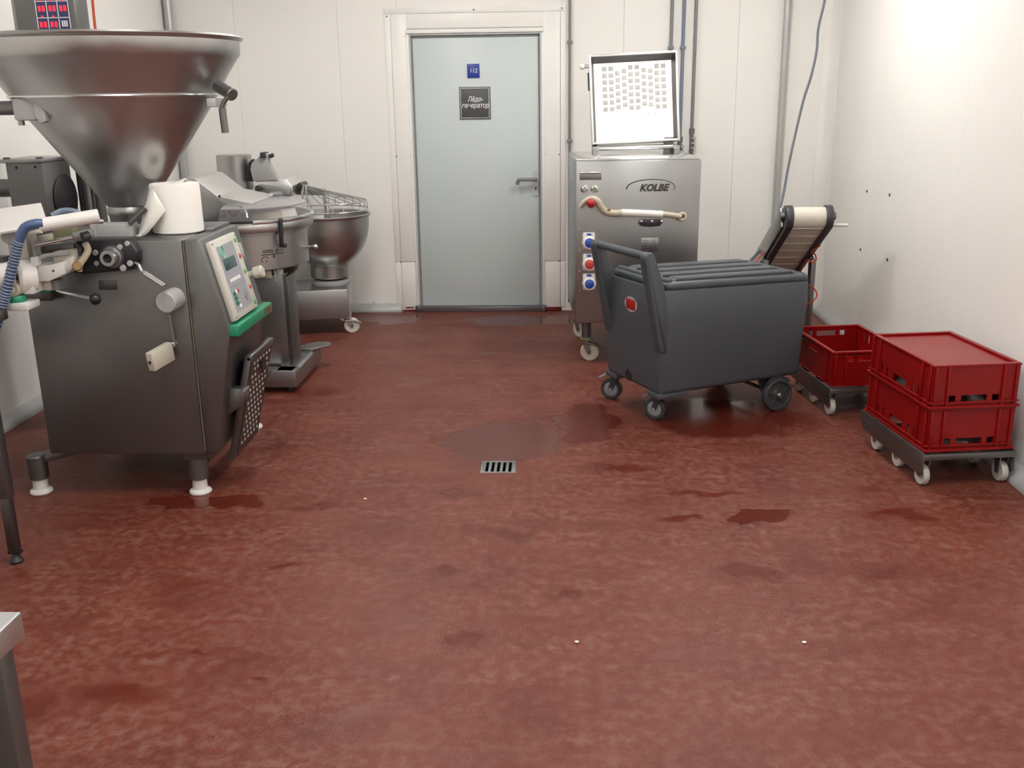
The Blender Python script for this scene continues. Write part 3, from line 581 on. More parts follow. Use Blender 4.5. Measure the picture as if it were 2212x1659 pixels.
m = MB(); m.tube([aty(164, 530, 3.74), aty(172, 538, 3.73), aty(174, 552, 3.73)], .008, 8); m.build('black_strap', 'charcoal', SL)
MB().cyl(aty(168, 576, 3.72), aty(166, 575, 3.66), .018, n=16, bev=.003).build('bronze_knob', 'bronze', SL)
m = MB(); m.tube([aty(78, 562, 3.66), aty(100, 552, 3.68), aty(152, 547, 3.70)], .008, 8); m.build('finger_guard', 'light_grey', SL)
A = [aty(58, 572, 3.68), aty(108, 572, 3.68), aty(142, 563, 3.68), aty(147, 590, 3.68), aty(112, 606, 3.68), aty(74, 608, 3.68), aty(62, 600, 3.68)]
arm = MB().prism([(q.x, q.z) for q in A], 3.66, 3.76, 'y', .006).build('drive_arm', 'white_plastic', SL); MB().lathe([(0, .003), (.004, .003), (.005, 0)], aty(115, 585, 3.66), 10, (0, -1, 0)).build('arm_bolt', 'steel_dark', arm)
MB().prism([(q.x, q.z) for q in (aty(140, 560, 3.7), aty(160, 552, 3.7), aty(160, 578, 3.7), aty(148, 590, 3.7))], 3.69, 3.78, 'y', .005).build('drive_arm_end', 'white_plastic', SL)
pbx(76, 607, 110, 628, 3.69, 3.76, .003).build('lower_block', 'cream_plastic', SL); pbx(110, 606, 126, 628, 3.70, 3.76, .003).build('lower_block', 'grey_plastic', SL); pbx(78, 626, 106, 632, 3.69, 3.76, .002).build('lower_strip', 'teal', SL)
m = MB(); q = aty(54, 598, 3.66); m.lathe([(.03, -.035), (.062, -.035), (.066, -.028), (.066, .02), (.058, .03), (.03, .03)], q, 36, Vector((-.75, -.62, .05)).normalized()); m.build('ring_housing', 'white_plastic', SL)
pbx(42, 600, 74, 636, 3.62, 3.70, .006).build('ring_base', 'white_plastic', SL)
m = MB(); q = aty(24, 606, 3.62); m.cyl(aty(-30, 602, 3.6), aty(34, 592, 3.64), .05, n=28, bev=.006); m.build('spindle', 'white_plastic', SL)
m = MB(); q = aty(26, 625, 3.60); m.lathe([(0, .008), (.028, .008), (.031, 0), (.031, -.03), (0, -.03)], q, 28, (0, -1, 0)); w_ = m.build('pulley', 'wood_cream', SL)
MB().lathe([(0, .012), (.015, .012), (.017, .006)], q, 20, (0, -1, 0)).build('pulley_cap', 'white_plastic', w_)
q = aty(37, 652, 3.62); MB().lathe([(0, 0), (.032, 0), (.035, .006), (.035, .018), (.031, .026), (0, .026)], q, 28).build('green_ring', 'green', SL, label='green ring')
pbx(12, 656, 60, 672, 3.58, 3.68, .005).build('base_block', 'white_plastic', SL)
pbx(64, 556, 80, 576, 3.64, 3.68, .004).build('white_tab', 'white_plastic', SL)
pbx(-30, 556, 10, 580, 3.62, 3.68, .004).build('motor_end', 'charcoal', SL)

# ---- steel stand at the left edge carrying the linker
q = atz(38, 1218, 0); SX, SY = q.x-.01, q.y+.015
ST = thing('steel_stand', 'steel stand leg with black foot at the left edge before filler', 'stand', (SX, SY, 0))
def stand_leg(x, y):
    MB().box(x-.026, x+.022, y-.022, y+.022, .26, .66, .004).build('leg', 'steel_dull', ST); MB().box(x-.018, x+.017, y-.017, y+.017, .05, .27, .003).build('leg_tube', 'steel_dark', ST)
    m = MB(); m.lathe([(0, 0), (.022, 0), (.024, .008), (.016, .022), (.012, .03), (.012, .05), (0, .05)], (x, y, 0), 16); m.box(x-.024, x+.024, y-.012, y+.012, .036, .048, .002); m.build('foot', 'black', ST)
stand_leg(SX, SY); stand_leg(SX-.75, SY); stand_leg(SX-.75, SY+.42)
MB().box(SX-.79, SX-.24, SY-.03, SY+.43, .655, .70, .006).build('stand_top', 'steel_dull', ST); MB().box(SX-.25, SX+.02, SY-.03, SY+.02, .66, .70, .004).build('stand_bracket', 'steel_dull', ST)
pbx(-90, 677, 8, 699, 3.46, 3.50, .004, .01).build('support_arm', 'steel_dark', ST)
MB().box(SX-.76, SX-.02, SY-.015, SY+.015, .25, .28, .003).build('cross_bar', 'steel_dull', ST)
MB().box(SX-.30, SX-.22, SY+.30, SY+.40, .69, .80, .006).build('support_post', 'steel_dull', ST)

# ---- low worktable corner, bottom left
q = atz(47, 1320, .85); tx, ty = q.x, q.y
WT = thing('work_table', 'stainless steel worktable corner at the bottom left edge', 'table', (tx-.3, ty-.3, 0))
m = MB(); m.box(tx-.62, tx, ty-.75, ty, .805, .85, .004); m.build('table_top', 'steel_pale', WT)
for (x, y) in ((tx-.035, ty-.035), (tx-.58, ty-.035), (tx-.035, ty-.71), (tx-.58, ty-.71)):
    MB().box(x-.02, x+.02, y-.02, y+.02, .03, .806, .004).build('leg', 'steel_dull', WT); MB().cyl((x, y, 0), (x, y, .035), .016, n=14).build('foot', 'black', WT)
MB().box(tx-.6, tx-.02, ty-.73, ty-.02, .2, .23, .004).build('shelf', 'steel_dull', WT)

# ================================================================== BOX MACHINE WITH DISPLAY behind the filler
f0 = 4.78; a, b = aty(6, 346, f0), aty(90, 346, f0); zt = a.z; x0, x1 = a.x, b.x
BM = thing('portioning_machine', 'steel box machine with black disc and red number display behind filler', 'machine', ((x0+x1)/2, 4.95, 0))
MB().box(x0+.008, x1-.003, f0, 5.06, 1.0, zt-.012, .006).build('housing', 'steel_dull', BM)
MB().box(x0-.012, x1+.004, f0-.012, 5.075, zt-.014, zt+.004, .004).build('cover', 'steel', BM)
MB().box(x0+.05, x1-.03, f0+.06, 5.0, .02, 1.01, .008).build('pedestal', 'steel_dull', BM); MB().box(x0+.03, x1-.01, f0+.02, 5.06, 0, .03, .006).build('base', 'steel_dull', BM)
for (u, v) in ((35, 362), (76, 361)): MB().lathe([(0, .004), (.005, .003), (.007, 0)], aty(u, v, f0), 12, (0, -1, 0)).build('screw', 'black', BM)
for (u, v) in ((16, 345), (86, 341)): q = aty(u, v, f0+.02); MB().box(q.x-.012, q.x+.012, f0, f0+.03, zt, zt+.012, .003).build('cover_catch', 'steel_dark', BM)
q = atx(143, 428, x1); dk = MB().lathe([(0, .012), (.11, .012), (.122, .006), (.122, 0)], (x1-.003, 4.965, q.z), 36, (1, 0, 0)); dk.build('disc', 'black', BM)
MB().cyl((x1, 4.90, q.z-.12), (x1+.05, 4.90, q.z-.12), .03, n=18, bev=.005).build('cap', 'cream_plastic', BM)
px = x1+.045
MB().box(px-.035, px-.012, 5.08, 5.14, .03, 1.95, .004).build('column', 'charcoal', BM); MB().box(px-.012, px+.03, 5.08, 5.14, .03, 1.95, .004).build('column', 'steel', BM); MB().box(px+.04, px+.075, 5.10, 5.15, .03, 1.9, .004).build('column', 'steel_dull', BM)
MB().box(px-.04, px+.08, 5.04, 5.16, 0, .03, .004).build('column_base', 'steel_dull', BM)
MB().cyl((x0-.18, f0+.15, aty(5, 412, f0).z), (x0+.01, f0+.15, aty(5, 412, f0).z), .045, n=24, bev=.004).build('side_drum', 'steel_dull', BM)
dsp = 5.0; a, b = aty(70, 0, dsp), aty(160, 62, dsp)
cb = MB().box(aty(33, 30, dsp).x, b.x+.02, dsp, dsp+.14, 1.90, 2.22, .01).build('control_box', 'steel_dull', BM); MB().box(aty(33, 30, dsp).x-.03, aty(33, 30, dsp).x, dsp+.03, dsp+.12, 1.9, 2.2, .004).build('box_flange', 'light_grey', cb)
X0, X1 = aty(80, 30, dsp).x, aty(150, 30, dsp).x; Z1, Z0 = 2.20, aty(110, 62, dsp).z
sc = MB().box(X0, X1, dsp-.004, dsp+.002, Z0, Z1, .001).build('screen', 'display_blue', cb)
m = MB()
for k in range(4): x = X0+(X1-X0)*k/3; m.box(x-.0022, x+.0022, dsp-.0055, dsp-.0035, Z0, Z1)
for z in (Z0+.075*j for j in range(4)): m.box(X0, X1, dsp-.0055, dsp-.0035, z-.002+.05, z+.002+.05)
m.build('grid_lines', 'print_white', sc)
cw = (X1-X0)/3
for j in range(3):
    for k in range(3):
        if j == 0 and k == 2: continue
        z = Z0+.03+.073*j; x = X0+cw*(k+.5)
        m = MB(); m.box(x-.017, x-.003, dsp-.0055, dsp-.0035, z-.024, z+.002); m.box(x+.003, x+.017, dsp-.0055, dsp-.0035, z-.024, z+.002); m.build('digits', 'led_red', sc); MB().box(x-.006, x+.006, dsp-.006, dsp-.0035, z+.022, z+.03).build('indicator', 'led_red', sc)
m = MB()
for k in range(3): m.box(X0+cw*(2.22+.2*k), X0+cw*(2.36+.2*k), dsp-.0055, dsp-.0035, Z0+.008, Z0+.036)
m.build('keys', 'print_white', sc)

# ================================================================== BOWL CUTTER (middle left)
CX, CY = -1.86, 5.75
BC = thing('bowl_cutter', 'steel bowl cutter with round drum, grey lid and angular hood', 'cutter', (CX, CY, 0))
MB().lathe([(0, .70), (.345, .70), (.372, .712), (.372, .925), (.38, .935), (.33, .94), (.30, .80), (0, .79)], (CX, CY, 0), 72).build('drum', 'steel_bowl', BC)
rim = MB().lathe([(.368, .925), (.408, .925), (.412, .935), (.412, .968), (.406, .978), (.385, .978), (.375, .96)], (CX, CY, 0), 80).build('bowl_rim', 'steel_bowl', BC)
MB().torus((CX, CY, .985), .408, .013, n=60, m=10, a0=-1.12, a1=1.7).build('rim_rail', 'steel_bright', rim)
MB().lathe([(.375, .905), (.385, .905), (.385, .925), (.375, .925)], (CX, CY, 0), 72).build('drum_lip', 'steel', BC)
# translucent half lid on the right of the bowl
lid = MB().lathe([(0, 1.075), (.30, 1.069), (.355, 1.055), (.352, 1.048), (.30, 1.062), (0, 1.068)], (CX+.02, CY, 0), 60, (0, 0, 1), -PI*.52, PI*.62).build('bowl_lid', 'lid_plastic', BC, label='grey translucent lid')
MB().lathe([(.355, 1.054), (.397, .992), (.393, .99), (.351, 1.052)], (CX+.02, CY, 0), 60, (0, 0, 1), -PI*.52, PI*.62).build('lid_skirt', 'clear_plastic', lid)
m = MB(); q = aty(576, 470, 5.6); m.lathe([(0, .115), (.05, .108), (.095, .075), (.11, .02), (.11, -.02), (0, -.02)], (q.x, 5.62, .95), 32); m.build('knife_hub', 'wood_cream', BC)
m = MB(); m.lathe([(.115, -.02), (.12, -.02), (.12, .02), (.10, .085), (.095, .08), (.115, .02)], (q.x+.04, 5.68, .95), 32, (0, 0, 1), -1.3, .6); m.build('white_crescent', 'white_plastic', BC)  # white crescent, a partial arc to the right of the cream dome
# hood
hy0, hy1 = 5.5, 5.98
H_ = [aty(*p, hy0) for p in ((372, 482), (374, 398), (386, 388), (404, 383), (420, 386), (470, 424), (545, 439), (541, 453), (500, 452), (470, 474), (437, 482))]
MB().prism([(q.x, q.z) for q in H_], hy0, hy1, 'y', .006).build('knife_hood', 'steel_pale', BC)
q0 = aty(545, 439, hy0); m = MB(); m.cyl((q0.x-.02, hy1-.05, q0.z+.01), (q0.x+.05, hy1-.05, q0.z+.012), .012, n=12); m.build('hood_hinge', 'steel_bright', BC)
q = aty(474, 424, hy0-.004); MB().lathe([(0, .006), (.006, .006), (.008, 0)], q, 12, (0, -1, 0)).build('hood_screw', 'steel_dark', BC)
m = MB(); a, b = aty(486, 442, 5.46), aty(520, 470, 5.46); m.box(a.x, b.x, 5.46, 5.475, b.z, a.z, .003); sp = m.build('scraper_plate', 'pad_grey', BC)
m = MB(); m.torus(aty(503, 458, 5.45), .022, .004, (0, 1, 0), 20, 6, .2, 3.6); m.build('scraper_mark', 'charcoal', sp)
m = MB(); m.tube([aty(519, 446, 5.44), aty(530, 455, 5.42), aty(534, 470, 5.41)], .007, 8); m.build('wire_clip', 'steel_bright', BC)
# arm from the drum back to the lid hinge
a, b = aty(561, 406, 6.1), aty(628, 415, 6.1); MB().bar(a, b, .03, .05, .006).build('lid_arm', 'steel', BC); MB().cyl((a.x, 6.06, a.z), (a.x, 6.14, a.z), .02, n=14).build('lid_pivot', 'steel_dark', BC)
MB().box(a.x-.03, a.x+.03, 6.1, 6.2, .7, a.z, .006).build('lid_post', 'steel_dull', BC)
# dark lever and markings on the drum
def dpt(u, v, r): 
    d = ray(u, v); A_ = d.x**2+d.y**2; B_ = -2*(d.x*CX+d.y*CY); C_ = CX**2+CY**2-r*r; t = (-B_-math.sqrt(max(0, B_*B_-4*A_*C_)))/(2*A_); return EP+d*t
def dn(q): return Vector((q.x-CX, q.y-CY, 0)).normalized()
a, b = dpt(606, 472, .422), dpt(608, 529, .405); m = MB(); m.bar(a, b, .022, .016, .004, dn(a)); m.build('drain_lever', 'charcoal', BC)
q = dpt(612, 530, .39); MB().cyl(q-dn(q)*.02, q+dn(q)*.02, .012, n=12).build('lever_pivot', 'charcoal', BC)
def mark(pts, w=.004):
    m = MB(); ps = [dpt(u, v, .3735) for u, v in pts]
    for p_, q_ in zip(ps, ps[1:]): m.bar(p_, q_, w, .0015, 0, dn(p_))
    m.build('marking', 'print_dark', BC)
mark([(565, 551), (580, 550), (595, 548), (614, 546)], .005); mark([(592, 549), (592, 557)], .008); mark([(565, 564), (566, 559), (571, 555), (577, 556), (580, 558)], .004); mark([(567, 564), (567, 567)]); mark([(576, 563), (576, 567)])
for u, v in ((572, 543.5), (580, 543), (587, 542), (599, 541)): 
    q = dpt(u, v, .3735); m = MB(); m.torus(q, .0075, .0022, dn(q), 16, 6); m.build('marking', 'print_dark', BC)
mark([(609, 544), (609, 539), (606, 541)], .003)
# under the drum
MB().lathe([(0, .655), (.30, .655), (.32, .70), (0, .70)], (CX, CY, 0), 48).build('drum_base', 'black', BC)
q = dpt(578, 580, .33); MB().box(q.x-.02, q.x+.015, q.y-.01, q.y+.04, .655, .70, .004).build('stop_block', 'cream_plastic', BC); q = dpt(601, 580, .33); MB().box(q.x-.012, q.x+.02, q.y-.01, q.y+.04, .66, .70, .004).build('stop_block', 'cream_plastic', BC)
a, b = dpt(592, 578, .335), dpt(597, 610, .335); MB().bar(a, b, .014, .010, .002).build('hanging_rod', 'light_grey', BC); a, b = dpt(665, 560, .37), dpt(668, 588, .36); MB().bar(a, b, .008, .008, .002).build('hanging_rod', 'light_grey', BC)
q = aty(675, 533, CY); MB().cyl((CX+.36, q.y, q.z), (CX+.42, q.y, q.z), .009, n=12).build('drum_bolt', 'steel_bright', BC); MB().sphere((CX+.425, q.y, q.z), .016, 14).build('bolt_head', 'steel_bright', BC)
# pillar and base
MB().box(-2.10, -1.580, 5.52, 5.72, .10, .668, .004).build('pillar', 'steel', BC); MB().box(-1.5815, -1.552, 5.535, 5.70, .10, .66, .003).build('pillar_side', 'steel_dull', BC)
bz0, bz1 = .035, .135
fr = MB().box(-2.15, -1.515, 5.40, 5.50, bz0, bz1, .006).build('base_beam', 'steel', BC)
MB().prism([(-1.63, bz0), (-1.513, bz0), (-1.513, bz1-.01), (-1.53, bz1), (-1.63, bz1)], 5.405, 6.02, 'y', .004).build('base_arm', 'steel', BC); MB().box(-2.15, -2.05, 5.45, 6.1, bz0, bz1, .006).build('base_arm', 'steel', BC); MB().box(-2.10, -1.55, 5.66, 5.76, bz0, bz1-.01, .006).build('base_beam', 'steel', BC)
m = MB(); m.prism([(-1.60, 5.86), (-1.52, 5.86), (-1.475, 5.93), (-1.44, 5.96), (-1.44, 6.02), (-1.47, 6.05), (-1.54, 6.05), (-1.60, 6.0)], bz1, bz1+.012, 'z', .003); m.build('pedal', 'steel', BC)
for x, y in ((-1.57, 5.46), (-1.57, 5.97), (-2.1, 5.46), (-2.1, 6.05)): MB().cyl((x, y, 0), (x, y, bz0+.004), .022, n=16).build('foot', 'black', BC)

# ================================================================== SPIRAL MIXER (far left)
MX, MY = -1.672, 7.10
SM = thing('spiral_mixer', 'steel spiral dough mixer with round bowl and wire guard on castors', 'mixer', (-1.9, MY, 0))
MB().box(-.93, 0, 0, .46, .115, .328, .008, Matrix.Translation((-1.505, 6.87, 0)) @ Matrix.Rotation(math.radians(11), 4, 'Z')).build('base_box', 'steel', SM)
MB().lathe([(0, .326), (.135, .326), (.14, .334), (.14, .352), (.12, .364), (0, .364)], (MX, MY, 0), 40).build('bowl_seat', 'light_grey', SM); MB().lathe([(0, .362), (.11, .362), (.11, .385), (0, .385)], (MX, MY, 0), 32).build('bowl_gap', 'black', SM)
MB().lathe([(0, .38), (.138, .38), (.143, .387), (.143, .46), (.13, .475), (0, .475)], (MX, MY, 0), 40).build('bowl_foot', 'steel_bowl', SM)
prof = [(.10, .445)]+[(.298*math.sin(a)**.88, .780-.335*math.cos(a)) for a in [i*PI/2/14 for i in range(5, 15)]]+[(.300, .815), (.312, .822), (.314, .832), (.306, .838), (.293, .832), (.290, .80), (.25, .65), (.15, .54), (0, .51)]
MB().lathe(prof, (MX, MY, 0), 72).build('bowl', 'steel_bowl', SM, smooth=50)
hub = Vector(aty(653, 400, MY-.05))
m = MB(); a0, a1 = -PI*.62, PI*.5; R1, R2 = .297, .290; z1, z2 = .865, .925; cc = Vector((MX, MY, 0))
def cp_(a, R, z): return cc+Vector((R*math.cos(a), R*math.sin(a), z))
m.tube([cp_(a0+(a1-a0)*i/24, R1, z1) for i in range(25)], .005, 8, smooth=False); g = m.build('wire_guard', 'steel_bright', SM)
MB().tube([cp_(a0+(a1-a0)*i/24, R2, z2) for i in range(25)], .0045, 8, smooth=False).build('guard_ring', 'steel_bright', g)
for i in range(15):
    a = a0+(a1-a0)*i/14; top = hub+Vector((0, .10*(i/14-.2), -.015*abs(i-7)/7))
    MB().tube([top, cp_(a, R2, z2), cp_(a, R1, z1)], .0035, 6, smooth=False).build('guard_wire', 'steel_bright', g)
a = a0; m = MB(); m.bar(hub+Vector((.01, -.01, 0)), cp_(a, R1, z1), .012, .02, .003); m.build('guard_bar', 'steel_bright', g); m = MB(); m.bar(hub+Vector((.03, -.02, 0)), cp_(a+.18, R1, z1), .012, .02, .003); m.build('guard_bar', 'steel_bright', g)
MB().cyl(hub+Vector((-.01, -.03, .0)), hub+Vector((-.01, .12, .0)), .02, n=16, bev=.004).build('guard_hinge', 'steel_dark', g)
MB().bar(aty(632, 418, MY-.06), aty(650, 398, MY-.06), .02, .03, .005).build('hinge_arm', 'charcoal', g)
hd = [aty(*p, 6.95) for p in ((540, 420), (556, 388), (618, 386), (632, 402), (632, 424), (600, 426))]
MB().prism([(q.x, q.z) for q in hd], 6.95, 7.28, 'y', .008).build('head', 'steel_lid', SM)
MB().box(-2.44, -2.05, 6.9, 7.33, .36, 1.02, .012).build('column', 'steel', SM)
a, b = aty(470, 400, MY), aty(545, 334, MY); xc = (a.x+b.x)/2; MB().lathe([(0, .98), (.122, .98), (.122, b.z-.004), (.118, b.z), (0, b.z)], (xc, MY, 0), 40).build('motor_cover', 'steel_bowl', SM)
q = aty(540, 375, MY-.05); MB().prism([(p_.x, p_.z) for p_ in (aty(528, 392, 7.0), aty(536, 352, 7.0), aty(545, 343, 7.0), aty(556, 392, 7.0))], 7.0, 7.06, 'y', .006).build('hinge_block', 'black', SM)
hp_ = [aty(*p, 6.93) for p in ((546, 392), (540, 366), (543, 352), (556, 342), (562, 334), (572, 330), (580, 334), (580, 352), (592, 372), (600, 390))]
MB().prism([(p_.x, p_.z) for p_ in hp_], 6.93, 6.99, 'y', .008).build('tilt_cover', 'light_grey', SM)
MB().box(aty(563, 335, 6.92).x, aty(574, 335, 6.92).x, 6.9, 7.0, aty(570, 341, 6.92).z, aty(570, 329, 6.92).z, .005).build('cover_clip', 'charcoal', SM); q = aty(582, 338, 6.93); MB().cyl(q, q+Vector((.03, 0, .01)), .014, n=10).build('cover_clip', 'charcoal', SM)
MB().box(MX-.02, MX+.02, MY-.02, MY+.02, .6, 1.0, .008).build('breaker_bar', 'steel_bright', SM); MB().bar((-1.95, MY, 1.0), (MX, MY, .99), .05, .05, .008).build('head_arm', 'steel', SM)
def castor(parent, x, y, r, w, yaw=0, wmat='wheel_white', fmat='steel', top=.12, brake=False, off=.03, hub='steel_dull'):
    M = Matrix.Translation((x, y, 0)) @ Matrix.Rotation(yaw, 4, 'Z')      # wheel rolls along local x, its centre off behind the swivel
    wc = Vector((off, 0, r)); fk = LB(M)
    fk.box(-.028, .028, -.026, .026, top-.008, top, .002); fk.cyl((0, 0, top-.022), (0, 0, top-.006), .02, n=16)
    for s in (-1, 1): fk.prism([(-.022, top-.02), (.024, top-.02), (off+.014, r-.004), (off, r-.012), (off-.014, r-.002)], s*(w/2+.003), s*(w/2+.007), 'y', 0)
    fk.box(-.022, .024, -(w/2+.007), w/2+.007, top-.024, top-.018, .001); fo = fk.build('castor_fork', fmat, parent)
    wl_ = LB(M).lathe([(0, -w/2+.004), (r*.35, -w/2+.004), (r*.6, -w/2+.002), (r*.86, -w/2), (r, -w/2+.006), (r, w/2-.006), (r*.86, w/2), (r*.6, w/2-.002), (r*.35, w/2-.004), (0, w/2-.004)], wc, 32, (0, 1, 0)).build('castor_wheel', wmat, parent)
    LB(M).cyl(wc+Vector((0, -w/2-.010, 0)), wc+Vector((0, w/2+.010, 0)), r*.16, n=12).build('axle', hub, wl_)
    if brake:
        LB(M).prism([(-.02, top-.02), (off+.03, top-.022), (off+r+.012, top-.045), (off+r+.008, top-.052), (off+.03, top-.034), (-.02, top-.032)], -w/2-.008, w/2+.008, 'y', .002).build('brake_pedal', brake, fo)
    return wl_
castor(SM, -1.525, 6.90, .056, .03, PI*.08, top=.118, brake='steel'); castor(SM, -1.66, 7.27, .056, .03, .3, top=.118); castor(SM, -2.33, 6.78, .056, .03, .2, top=.118); castor(SM, -2.43, 7.12, .056, .03, .1, top=.118)

# ================================================================== MEAT GRINDER (right of the door)
GR = math.radians(2.4); GO = Vector((.100, 6.05, 0)); GM = Matrix.Translation(GO) @ Matrix.Rotation(GR, 4, 'Z')
GD = thing('meat_grinder', 'tall steel meat grinder on wheels with its lid raised open', 'grinder', GO, GR)
def g(): return LB(GM)
def gp(u, v, y=0.0):                                   # a seen point on the front face, in the grinder's own coordinates
    d = GM.to_3x3().inverted() @ ray(u, v); o_ = GM.inverted() @ EP; t = (y-o_.y)/d.y; return o_+d*t
GWD, GDP, GZ0, GZ1 = .750, .82, .262, 1.252
bodyg = g().box(0, GWD, 0, GDP, GZ0, GZ1, .006).build('body', 'steel', GD)
g().box(.004, GWD-.004, .03, GDP-.01, GZ1-.002, GZ1+.012, .004).build('top_plate', 'steel_bright', GD)
# open lid
L0 = gp(1374, 308, .50); lw, lh = .565, .565
LM = GM @ Matrix.Translation((L0.x, .50, L0.z)) @ Matrix.Rotation(math.radians(-2.0), 4, 'Y') @ Matrix.Rotation(math.radians(-11), 4, 'X')
lb = lambda: LB(LM)
fl = .032; dp = .062
ld = lb().box(-lw/2+fl, lw/2-fl, dp-.004, dp+.006, .018, lh-.045).build('lid_sheet', 'steel_lid', GD)
m = lb(); o4 = [(-lw/2+.012, .0, .012), (lw/2-.012, .0, .012), (lw/2-.012, .0, lh-.014), (-lw/2+.012, .0, lh-.014)]; i4 = [(-lw/2+fl, dp, .018), (lw/2-fl, dp, .018), (lw/2-fl, dp, lh-.045), (-lw/2+fl, dp, lh-.045)]
m.verts_faces(o4+i4, [(k, (k+1) % 4, 4+(k+1) % 4, 4+k) for k in range(4)]); m.build('lid_wall', 'steel_dull', ld, smooth=0)
m = lb()
m.box(-lw/2, -lw/2+.014, -.006, .07, 0, lh, .004); m.box(lw/2-.014, lw/2, -.006, .07, 0, lh, .004); m.box(-lw/2+.012, lw/2-.012, -.006, .07, 0, .014, .004); m.box(-lw/2+.012, lw/2-.012, -.006, .07, lh-.016, lh, .004)
m.build('lid_frame', 'steel_lid', ld)
pad = None
for c_ in range(10):
    off = (.0, .0, -.030, -.018, .0, .0, -.020, -.026, .0, .0)[c_]; n_ = (7, 7, 6, 6, 7, 7, 6, 6, 7, 7)[c_]
    for r_ in range(n_):
        x = -.182+.0422*c_; z = lh-.082+off-.0425*r_ - (.0 if c_ < 4 else -.003)
        if pad is None: pad = lb().box(-.0145, .0145, .0550, .0585, -.0135, .0135, .003); pad = pad.build('lid_pad', 'pad_pale', ld); base_me = pad; pad.location = (0, 0, 0)
        if (c_, r_) == (0, 0): first = (x, z); pad.data.transform(Matrix.Identity(4)); pad0 = pad
        R3 = (Matrix.Rotation(math.radians(-2.0), 3, 'Y') @ Matrix.Rotation(math.radians(-11), 3, 'X'))
        if (c_, r_) == (0, 0): pad.location = R3 @ Vector((x, 0, z))
        else: dup(pad0, ld, R3 @ Vector((x, 0, z)))
m = lb(); 
for k in range(7): m.box(.03+.02*k, .042+.02*k,   .0565, .0585, .185-.006*(k % 2), .189+.004*((k*3) % 2))
m.build('engraving', 'pad_pale', ld)
lb().cyl((-lw/2, .03, lh-.065), (-lw/2-.035, .03, lh-.066), .012, n=14).build('lid_peg', 'steel_bright', ld); lb().sphere((-lw/2-.042, .03, lh-.066), .019, 16).build('peg_knob', 'white_plastic', ld)
lb().cyl((-lw/2-.003, .05, lh*.62), (-lw/2-.003, .05, lh*.82), .006, n=10).build('lid_catch', 'charcoal', ld)
g().cyl((L0.x-.26, .53, GZ1+.045), (L0.x+.26, .53, GZ1+.052), .016, n=14).build('hinge_rod', 'steel_bright', GD)
for s in (-1, 1):
    g().box(L0.x+s*.262-.018, L0.x+s*.262+.018, .48, .58, GZ1, L0.z-.02, .004).build('hinge_bracket', 'steel', GD)
    g().cyl((L0.x+s*.25, .46, GZ1+.05), (L0.x+s*.25, .49, GZ1+.05), .014, n=12).build('hinge_bolt', 'steel_bright', GD)
g().box(L0.x+.19, L0.x+.25, .55, .60, GZ1, L0.z+.03, .004).build('lid_damper', 'steel_dull', GD)
# badge: lettering and arc
q = gp(1412, 406); text('lettering', 'KOLBE', .056, 'print_dark', GD, GM @ facing((q.x, -.0015, q.z)), .28, bold=.0028, sx=1.0)
m = g(); ps = [gp(u, v, -.001) for u, v in ((1353, 409), (1356, 402), (1364, 396), (1378, 391), (1397, 388), (1415, 387.5), (1433, 389), (1447, 393), (1455, 398), (1458, 404), (1455, 410))]
m.tube(ps, lambda t: .0035*(1-.55*t), 6); m.build('badge_arc', 'print_dark', GD)
# small plate, studs, knob
a, b = gp(1252, 369), gp(1299, 388); pl = g().box(a.x, b.x, -.004, .002, b.z, a.z, .001).build('rating_plate', 'steel', GD); g().box(a.x+.004, b.x-.004, -.012, -.002, a.z-.018, a.z-.006, .003).build('plate_lip', 'steel_bright', pl)
for u in (1262, 1284):
    q = gp(u, 408); s_ = g().lathe([(0, .016), (.012, .016), (.016, .010), (.024, .006), (.024, 0)], (q.x, 0, q.z), 20, (0, -1, 0)).build('push_button', 'steel_bright', GD); g().lathe([(0, .019), (.008, .019), (.009, .016)], (q.x, 0, q.z), 14, (0, -1, 0)).build('button_cap', 'green_button' if u > 1270 else 'light_grey', s_)
q = gp(1275, 437); g().cyl((q.x, 0, q.z), (q.x, -.05, q.z), .012, n=12).build('peg', 'steel', GD); g().sphere((q.x, -.055, q.z), .027, 20).build('red_knob', 'badge_red', GD, label='red ball knob')
a, b = gp(1378, 474), gp(1432, 487); mg = g().prism([(a.x, (a.z+b.z)/2), (a.x+.02, b.z), ((a.x+b.x)/2, b.z-.006), (b.x-.02, b.z), (b.x, a.z-.006), (b.x-.03, a.z), (a.x+.03, a.z)], -.02, .002, 'y', .003).build('tool_bracket', 'charcoal', GD)
for u in (1385, 1408, 1429): q = gp(u, 478, -.02); g().sphere((q.x, -.024, q.z), .013, 12).build('bracket_bolt', 'steel_bright', mg)
a, b = gp(1385, 514), gp(1422, 544); wp = g().box(a.x, b.x, -.002, .002, b.z, a.z, .0006).build('warning_plate', 'steel', GD)
m = g(); c_ = gp(1411, 526); 
for p_, q_ in (((c_.x-.022, c_.z-.03), (c_.x+.004, c_.z+.03)), ((c_.x+.004, c_.z+.03), (c_.x+.016, c_.z-.03)), ((c_.x-.012, c_.z-.01), (c_.x+.008, c_.z-.004))): m.bar((p_[0], -.0025, p_[1]), (q_[0], -.0025, q_[1]), .002, .001)
for k in range(4): m.box(a.x+.008, a.x+.04, -.003, -.0018, b.z+.02+.017*k, b.z+.023+.017*k)
m.build('warning_print', 'steel_dark', wp)
